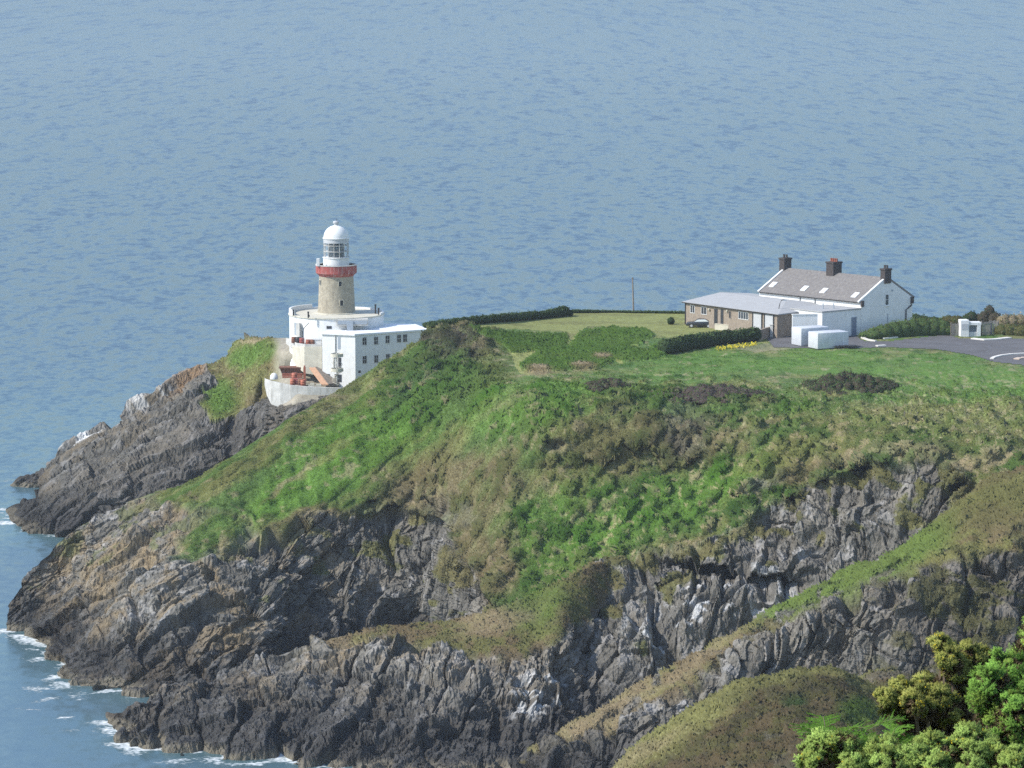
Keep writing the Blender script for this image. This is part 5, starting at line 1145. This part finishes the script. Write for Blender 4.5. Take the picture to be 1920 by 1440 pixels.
def thicket(u0, v0, ru, depth, h, label, pal, wts, seed, n=14, size=.26):
    rg = np.random.default_rng(seed); lobes = []
    for i in range(n):
        t = rg.uniform(-1, 1); s_ = rg.uniform(-1, 1) * math.sqrt(1 - t * t); c_ = np.array(ground(u0 + t * ru, v0 + s_ * depth)); k = (1 - .7 * (t * t + s_ * s_)) * rg.uniform(.7, 1.2)
        lobes.append((c_ + [0, 0, h * .28 * k], (rg.uniform(.7, 1.3), rg.uniform(.9, 1.8), h * .7 * k)))
    return bush('gorse_thicket', lobes, label, 'thicket', pal, wts, size, 6.5, 'dark thickets on the plateau', seed)
thicket(1140, 727, 38, 7, 1.35, 'smallest dark scrub mound, below the bare earth patches', [DKB, HE * 1.5, MDG], [3, 2, 4], 11, 26)
thicket(1330, 746, 108, 13, 1.6, 'wide low purple-brown thicket in the middle of the meadow', [PUR, DKB, MDG], [4, 3, 4], 12, 80)
thicket(1592, 727, 80, 15, 1.9, 'tall dark green thicket below the white boxes', [DKB, DKG, MDG], [2, 3, 5], 13, 70)
def scrub(pts, label, pal, wts, seed, size=.26, cat='bush', group=None, name='shrub'):
    lobes = [(np.array(ground(a, b)) + [0, r * .5, h * .35], (r, r * 1.1, h * .7)) for a, b, r, h in pts]
    return bush(name, lobes, label, cat, pal, wts, size, 6.5, group, seed)
scrub([(1626, 634, 1.2, 1.0), (1642, 635, 1.5, 1.5), (1658, 634, 1.6, 1.9), (1676, 632, 1.7, 2.2), (1694, 631, 1.7, 2.3), (1712, 630, 1.7, 2.4), (1730, 629, 1.7, 2.5), (1750, 628.5, 1.8, 2.4), (1768, 628.5, 1.6, 2.2), (1780, 629, 1.2, 1.6)], 'grassy green bank of scrub beside the white house gable', [MDG * 1.2, LTG * .9, OL * .7, DKG], [4, 3, 3, 1], 21)
SH_G = 'shrubs along the far edge of the plateau'
scrub([(1716, 604, 1.2, 1.1), (1732, 604, 1.2, .9), (1752, 605, 1.2, .8)], 'low dark shrubs just behind the right corner of the white house', [DKG, MDG], [2, 1], 22, group=SH_G)
scrub([(1780, 606, 1.3, 1.1), (1795, 608, 1.2, 1.2)], 'olive shrub left of the white kiosk', [OL * .6, MDG, BR * .8], [2, 2, 1], 23, group=SH_G)
scrub([(1822, 604, 1.2, 1.5), (1812, 605, .9, 1.0)], 'dark shrub showing above the white kiosk roof', [DKG, DKB], [2, 1], 24, group=SH_G)
scrub([(1846, 606, 1.1, 1.7), (1856, 605, 1.0, 2.6), (1866, 607, 1.2, 1.6)], 'taller dark brown shrub behind the grey fence', [DKB, DKG, HE], [3, 2, 1], 25, group=SH_G)
scrub([(1884, 612, 1.3, 1.7), (1899, 612, 1.3, 1.6), (1915, 612, 1.3, 1.7), (1932, 612, 1.3, 1.7)], 'pale straw coloured shrubs at the right end of the plateau', [TA * .9, OL, BR, MDG], [3, 2, 2, 1.5], 26, group=SH_G)
scrub([(1880, 628, 1.3, 1.5), (1897, 629, 1.3, 1.6), (1916, 630, 1.4, 1.5), (1934, 630, 1.4, 1.5)], 'olive green shrubs in front of the straw coloured ones', [OL * .8, MDG, TA * .7], [3, 3, 1], 27, group=SH_G)
# yellow flowers on the verge
rg = np.random.default_rng(77); fu = rg.uniform(1343, 1418, 520); fv = 657 - (fu - 1343) * .12 + rg.normal(0, 1.6, 520); P_ = ground(fu, fv) + np.stack([rg.normal(0, .1, 520), rg.normal(0, .1, 520), rg.uniform(.15, .45, 520)], -1)
tag(leaf_cloud('yellow_flowers', P_, np.repeat(np.array([[0, -.3, .95]]), 520, 0), .24, [np.array([.6, .5, .03]), np.array([.62, .56, .1]), MDG], [4, 2, 2], None, P_.mean(0), 8), 'patch of bright yellow flowers on the verge below the hedge', 'flowers', kind='stuff')
# sea rock off the point
G_ = at_z(50, 914, 0); V, F = sphere_grid(60, 34); Vr = V * np.array([3.6, 2.6, 2.7]); dn, _, c2 = rock_disp(Vr + 50, 50, 1.6, .55, 31, 1.8)
Vr = Vr + V * dn[:, None] + np.stack([Vr[:, 2] * .45, 0 * V[:, 0], -abs(Vr[:, 0] - 1.) * .35], -1); Vr = Vr + G_ + [0, 2.2, .35]
o = np_mesh('sea_rock', Vr, F, M_ROCK, cols=np.clip(rock_color(Vr, c2, .4, 31), .01, 1), origin=G_); tag(o, 'dark rock rising from the water off the far point', 'rock')

# ------------------------------------------------------------------ foreground gorse and bracken
M_GORSE = leaf_mat('gorse_spines', .3, .7); M_TWIG = flat('gorse_twig', (.13, .1, .07), .9, .25, 6)
def spikes(p, d, L_, W_, rg):
    """thin triangles from p along d"""
    s = np.cross(d, rg.normal(0, 1, p.shape)); s /= np.maximum(np.linalg.norm(s, axis=-1, keepdims=True), 1e-6)
    return np.stack([p - s * W_, p + s * W_, p + d * L_], 1)
def gorse(lobes, label, seed, nclump=44, flowers=.15, tip=(.2, .29, .07), mid=(.085, .135, .035), old=(.2, .15, .09), shoot=.1, dead=()):
    rg = np.random.default_rng(seed); Ls_ = [(at_y(a, b, Y), r / 6600 * Y) for a, b, Y, r in lobes]; base = Ls_[0][0].copy(); base[2] = hill_z(base[0], base[1])
    T = thing('gorse_bush', base, label, 'bush', 'gorse bushes in the foreground')
    cc, cn_, cr = [], [], []
    for c_, r_ in Ls_:
        k = int(nclump * (r_ / .22) ** 2); d = rg.normal(0, 1, (k, 3)); d[:, 2] = d[:, 2] * .8 + .35; d[:, 1] -= .2; d /= np.linalg.norm(d, axis=-1, keepdims=True)
        p = c_ + d * r_ * rg.uniform(.62, 1.28, (k, 1)) * np.array([1, 1, 1.15]); cc.append(p); cn_.append(d); cr.append(rg.uniform(.5, 1.45, k))
    cc = np.concatenate(cc); cn_ = np.concatenate(cn_); cr = np.concatenate(cr); n = len(cc)
    keep = np.ones(n, bool)
    for c_, r_ in Ls_: keep &= np.linalg.norm(cc - c_, axis=-1) > r_ * .6
    cc, cn_, cr = cc[keep], cn_[keep], cr[keep]; n = len(cc); V, Cc, NN = [], [], []
    hue = 1.45 * rg.uniform(.75, 1.25, n); yel = rg.uniform(0, 1, n)
    ns, sp = 42, 30
    d = rg.normal(0, 1, (n, ns, 3)); d /= np.linalg.norm(d, axis=-1, keepdims=True); d = d * .85 + cn_[:, None] * .8 + np.array([0, 0, .6]); d /= np.linalg.norm(d, axis=-1, keepdims=True)
    Ls2 = shoot * cr[:, None, None] * rg.uniform(.6, 1.15, (n, ns, 1)); p0 = np.repeat(cc[:, None], ns, 1) - cn_[:, None] * .02
    st = spikes(p0.reshape(-1, 3), d.reshape(-1, 3), Ls2.reshape(-1, 1), np.full((n * ns, 1), .004), rg)
    tipc = np.array(tip) * hue[:, None]; tipc = tipc + (np.array([.25, .25, .05]) - tipc) * (yel[:, None] > .75) * .4
    def colr(t, i): # t along the shoot, i clump index
        m_ = np.array(mid) * hue[i][:, None]; o_ = np.array(old); a = np.clip(t * 2, 0, 1)[:, None]; b = np.clip(t * 2 - 1, 0, 1)[:, None]
        return (o_ + (m_ - o_) * a) * (1 - b) + tipc[i] * b
    ci_ = np.repeat(np.arange(n), ns); V.append(st.reshape(-1, 3)); c3 = np.stack([colr(np.full(n * ns, .25), ci_)] * 2 + [colr(np.full(n * ns, .9), ci_)], 1); Cc.append(c3.reshape(-1, 3)); NN.append(np.repeat(d.reshape(-1, 3), 3, 0))
    t = rg.uniform(.12, 1.0, (n, ns, sp)); pp = p0[:, :, None] + d[:, :, None] * (Ls2[:, :, None] * t[..., None])
    q = rg.normal(0, 1, (n, ns, sp, 3)); q = q / np.linalg.norm(q, axis=-1, keepdims=True) * .8 + d[:, :, None] * .6; q /= np.linalg.norm(q, axis=-1, keepdims=True)
    sl = rg.uniform(.012, .026, (n, ns, sp, 1)); sk = spikes(pp.reshape(-1, 3), q.reshape(-1, 3), sl.reshape(-1, 1), np.full((n * ns * sp, 1), .0032), rg)
    ci3 = np.repeat(np.arange(n), ns * sp); c = colr(t.ravel(), ci3) * rg.uniform(.75, 1.25, (n * ns * sp, 1)); V.append(sk.reshape(-1, 3)); Cc.append(np.repeat(c, 3, 0))
    nn = q.reshape(-1, 3) * .35 + np.repeat(np.repeat(cn_[:, None], ns, 1)[:, :, None], sp, 2).reshape(-1, 3) * .5 + np.repeat(d[:, :, None], sp, 2).reshape(-1, 3) * .4; NN.append(np.repeat(nn, 3, 0))
    V = np.concatenate(V); Cc = np.concatenate(Cc); NN = np.concatenate(NN); NN /= np.linalg.norm(NN, axis=-1, keepdims=True)
    V = V.reshape(-1, 3, 3); gq = np.cross(V[:, 1] - V[:, 0], V[:, 2] - V[:, 0]); fl = (gq * NN.reshape(-1, 3, 3)[:, 0]).sum(-1) < 0; V[fl] = V[fl][:, [1, 0, 2]]; V = V.reshape(-1, 3)
    o = np_mesh('foliage', V, np.arange(len(V)).reshape(-1, 3), M_GORSE, T, cols=np.clip(Cc, .003, 1), smooth=True); o.data.normals_split_custom_set_from_vertices(NN.astype(np.float32))
    b = MB()
    for c_, r_ in Ls_:
        m_ = (base * .35 + c_ * .65) + rg.normal(0, .04, 3); b.tube([base + rg.normal(0, .05, 3) * [1, 1, 0], m_, c_], [.035, .025, .015], 6)
        ds = np.linalg.norm(cc - c_, axis=-1); near_ = np.where(ds < r_ * 1.2)[0]
        for i in near_[:: 2]: b.tube([c_ + rg.normal(0, .03, 3), (c_ + cc[i]) / 2 + rg.normal(0, .02, 3), cc[i]], [.01, .007, .004], 4)
    b.build('branches', M_TWIG, T)
    # dead brown spines inside the crown
    V, Cc = [], []
    for c_, r_ in Ls_ + [(at_y(a, b_, Y), q_ / 6600 * Y) for a, b_, Y, q_ in dead]:
        k = int(9000 * (r_ / .22) ** 2); dd = rg.normal(0, 1, (k, 3)); dd /= np.linalg.norm(dd, axis=-1, keepdims=True); p = c_ + dd * r_ * rg.uniform(.55, .95, (k, 1)); dd2 = dd + rg.normal(0, .8, (k, 3)); dd2 /= np.linalg.norm(dd2, axis=-1, keepdims=True)
        V.append(spikes(p, dd2, rg.uniform(.02, .06, (k, 1)), np.full((k, 1), .005), rg).reshape(-1, 3)); Cc.append(np.repeat(np.array(old) * rg.uniform(.5, 1.6, (k, 1)), 3, 0))
    V = np.concatenate(V); np_mesh('dead_spines', V, np.arange(len(V)).reshape(-1, 3), M_GORSE, T, cols=np.clip(np.concatenate(Cc), .003, 1))
    if flowers:
        b = None; idx = np.where(rg.uniform(0, 1, n) < flowers)[0]; P_, D_ = [], []
        for i in idx:
            k = rg.integers(3, 10); dd = rg.normal(0, 1, (k, 3)) * .6 + cn_[i]; dd /= np.linalg.norm(dd, axis=-1, keepdims=True); P_.append(cc[i] + dd * shoot * cr[i] * rg.uniform(.6, 1.0, (k, 1))); D_.append(dd)
        P_ = np.concatenate(P_); D_ = np.concatenate(D_); P_ = np.repeat(P_, 3, 0) + rg.normal(0, .004, (len(P_) * 3, 3)); D_ = np.repeat(D_, 3, 0) + rg.normal(0, .5, (len(D_) * 3, 3)); D_ /= np.linalg.norm(D_, axis=-1, keepdims=True)
        leaf_cloud('flowers', P_, D_, .013, [np.array([.6, .46, .04]), np.array([.6, .5, .06])], [2, 1], T, None, seed)['kind'] = 'stuff'
    return T
gorse([(1765, 1214, 31.3, 15), (1783, 1230, 31.3, 15), (1772, 1238, 31.2, 14), (1814, 1226, 31.5, 13), (1845, 1236, 31.6, 17), (1828, 1246, 31.5, 15), (1786, 1252, 31.2, 20), (1800, 1272, 31.3, 22), (1734, 1281, 31.1, 13), (1690, 1290, 31, 16), (1664, 1313, 30.9, 17), (1711, 1306, 31, 18), (1716, 1324, 30.8, 18), (1757, 1316, 31, 21), (1778, 1330, 31, 20), (1740, 1338, 30.9, 15), (1680, 1328, 31.1, 14)],
      'tallest gorse bush with bare brown stems below and yellow flowers on top', 3, nclump=120, flowers=.3, tip=(.25, .25, .075), shoot=.068, dead=[(1700, 1350, 31.1, 22), (1738, 1366, 31.1, 26), (1780, 1362, 31.1, 26), (1760, 1290, 31.3, 20), (1805, 1310, 31.4, 26), (1690, 1390, 31.2, 24), (1720, 1400, 31.2, 28), (1810, 1350, 31.3, 24)])
gorse([(1863, 1292, 28, 36), (1894, 1268, 28.2, 32), (1845, 1318, 28, 24), (1902, 1352, 27.8, 42), (1925, 1300, 28.1, 34), (1888, 1318, 28, 26), (1935, 1385, 27.8, 40), (1870, 1385, 27.8, 26), (1960, 1330, 28.2, 50), (1990, 1400, 28, 60)],
      'dense bright green gorse bush at the right edge', 5, nclump=64, flowers=.05, tip=(.17, .3, .06), mid=(.06, .12, .03), shoot=.088, dead=[(1880, 1350, 28.2, 34), (1905, 1410, 28.1, 40), (1850, 1350, 28.2, 22)])
gorse([(1515, 1420, 26, 17), (1540, 1406, 26, 20), (1566, 1399, 26, 20), (1592, 1396, 26, 18), (1530, 1436, 25.9, 18), (1640, 1424, 26, 22), (1670, 1416, 26, 24), (1700, 1432, 25.9, 24), (1724, 1418, 26, 22), (1750, 1405, 26.1, 20), (1775, 1422, 26, 22), (1811, 1394, 26.1, 24), (1830, 1420, 26, 22), (1852, 1410, 26.1, 24), (1880, 1428, 26, 26), (1905, 1440, 25.9, 26), (1600, 1445, 25.8, 22), (1660, 1450, 25.8, 26), (1750, 1452, 25.8, 28), (1820, 1455, 25.8, 26)],
      'low pale green gorse along the bottom edge of the photo', 7, nclump=90, flowers=.14, tip=(.24, .33, .09), mid=(.1, .15, .045), shoot=.07, dead=[(1560, 1432, 26.2, 22), (1610, 1430, 26.2, 24), (1690, 1450, 26.1, 30), (1790, 1440, 26.2, 30)])
gorse([(1926, 1215, 34, 22), (1930, 1185, 34.2, 16), (1960, 1230, 34, 40), (1990, 1260, 33.8, 50)], 'small gorse sprig peeping in behind the bright green bush', 9, flowers=.05)
def fern(u, v, Y, n, L_, label, seed, tilt=.6):
    rg = np.random.default_rng(seed); top = at_y(u, v, Y); base = np.array([top[0], top[1], hill_z(top[0], top[1])]); V, C_ = [], []; b = MB()
    T = thing('bracken_fern', base, label, 'fern', 'bracken ferns in the foreground')
    for i in range(n):
        a = 2 * math.pi * i / n + rg.uniform(-.3, .3); h0 = top + np.array([rg.normal(0, .12), rg.normal(0, .1), rg.uniform(-.35, -.12)]); dirv = np.array([math.cos(a), math.sin(a) * .8, 0])
        pts = []
        for t in np.linspace(0, 1, 14): pts.append(h0 + dirv * L_ * t * .8 + np.array([0, 0, L_ * (.75 * t - .7 * t * t * tilt)]))
        pts = np.array(pts); b.tube([base + rg.normal(0, .05, 3) * [1, 1, 0], h0], [.008, .006], 4); b.tube(list(pts), .004, 4)
        g = np.array([.095, .19, .032]) * rg.uniform(.75, 1.25)
        for k in range(1, 14):
            t = pts[k] - pts[k - 1]; t /= np.linalg.norm(t); sd = np.cross(t, [0, 0, 1]); sd /= np.linalg.norm(sd) + 1e-6; up_ = np.cross(sd, t); ln = L_ * .42 * math.sin(math.pi * (.16 + .8 * (1 - k / 14)))
            for sg in (-1, 1):
                dv = sd * sg * .9 + t * .4 + up_ * rg.uniform(-.15, .25)
                for m_ in range(7):
                    q = pts[k] + dv * ln * (m_ + .4) / 7; w_ = ln * .17 * (1 - m_ / 8.)
                    for s2 in (-1, 1):
                        e_ = t * s2 + dv * .5; V.append([q - dv * .012, q + dv * .014, q + e_ * w_ + rg.normal(0, .004, 3)]); C_.append(g * rg.uniform(.8, 1.2))
    V = np.array(V); gz = np.cross(V[:, 1] - V[:, 0], V[:, 2] - V[:, 0])[:, 2] < 0; V[gz] = V[gz][:, [1, 0, 2]]; np_mesh('fronds', V.reshape(-1, 3), np.arange(len(V) * 3).reshape(-1, 3), M_GORSE, T, cols=np.repeat(np.clip(np.array(C_), 0, 1), 3, 0)); b.build('stalks', M_TWIG, T)
fern(1598, 1352, 30, 9, .42, 'bright green bracken fern left of the tallest gorse', 1)
fern(1556, 1372, 29, 7, .34, 'smaller bracken fern above the low pale gorse', 2)
fern(1640, 1366, 30.5, 9, .4, 'bracken fern tucked against the tallest gorse', 3)
fern(1612, 1392, 28.5, 8, .36, 'bracken fern rising just behind the low pale gorse', 4)

# ------------------------------------------------------------------ thin sea air
hb = MB().box(WORLD, -900, 900, -60, 2600, -8, 130); hm = bpy.data.materials.new('sea_air'); hm.use_nodes = True; hn = hm.node_tree; hn.nodes.remove(hn.nodes['Principled BSDF'])
pv = hn.nodes.new('ShaderNodeVolumePrincipled'); pv.inputs['Color'].default_value = (.86, .92, 1, 1); pv.inputs['Density'].default_value = .00009; pv.inputs['Anisotropy'].default_value = .2
hn.links.new(pv.outputs[0], hn.nodes['Material Output'].inputs['Volume']); tag(hb.build('haze', hm), 'thin bluish sea haze over the whole bay', 'haze', kind='stuff')
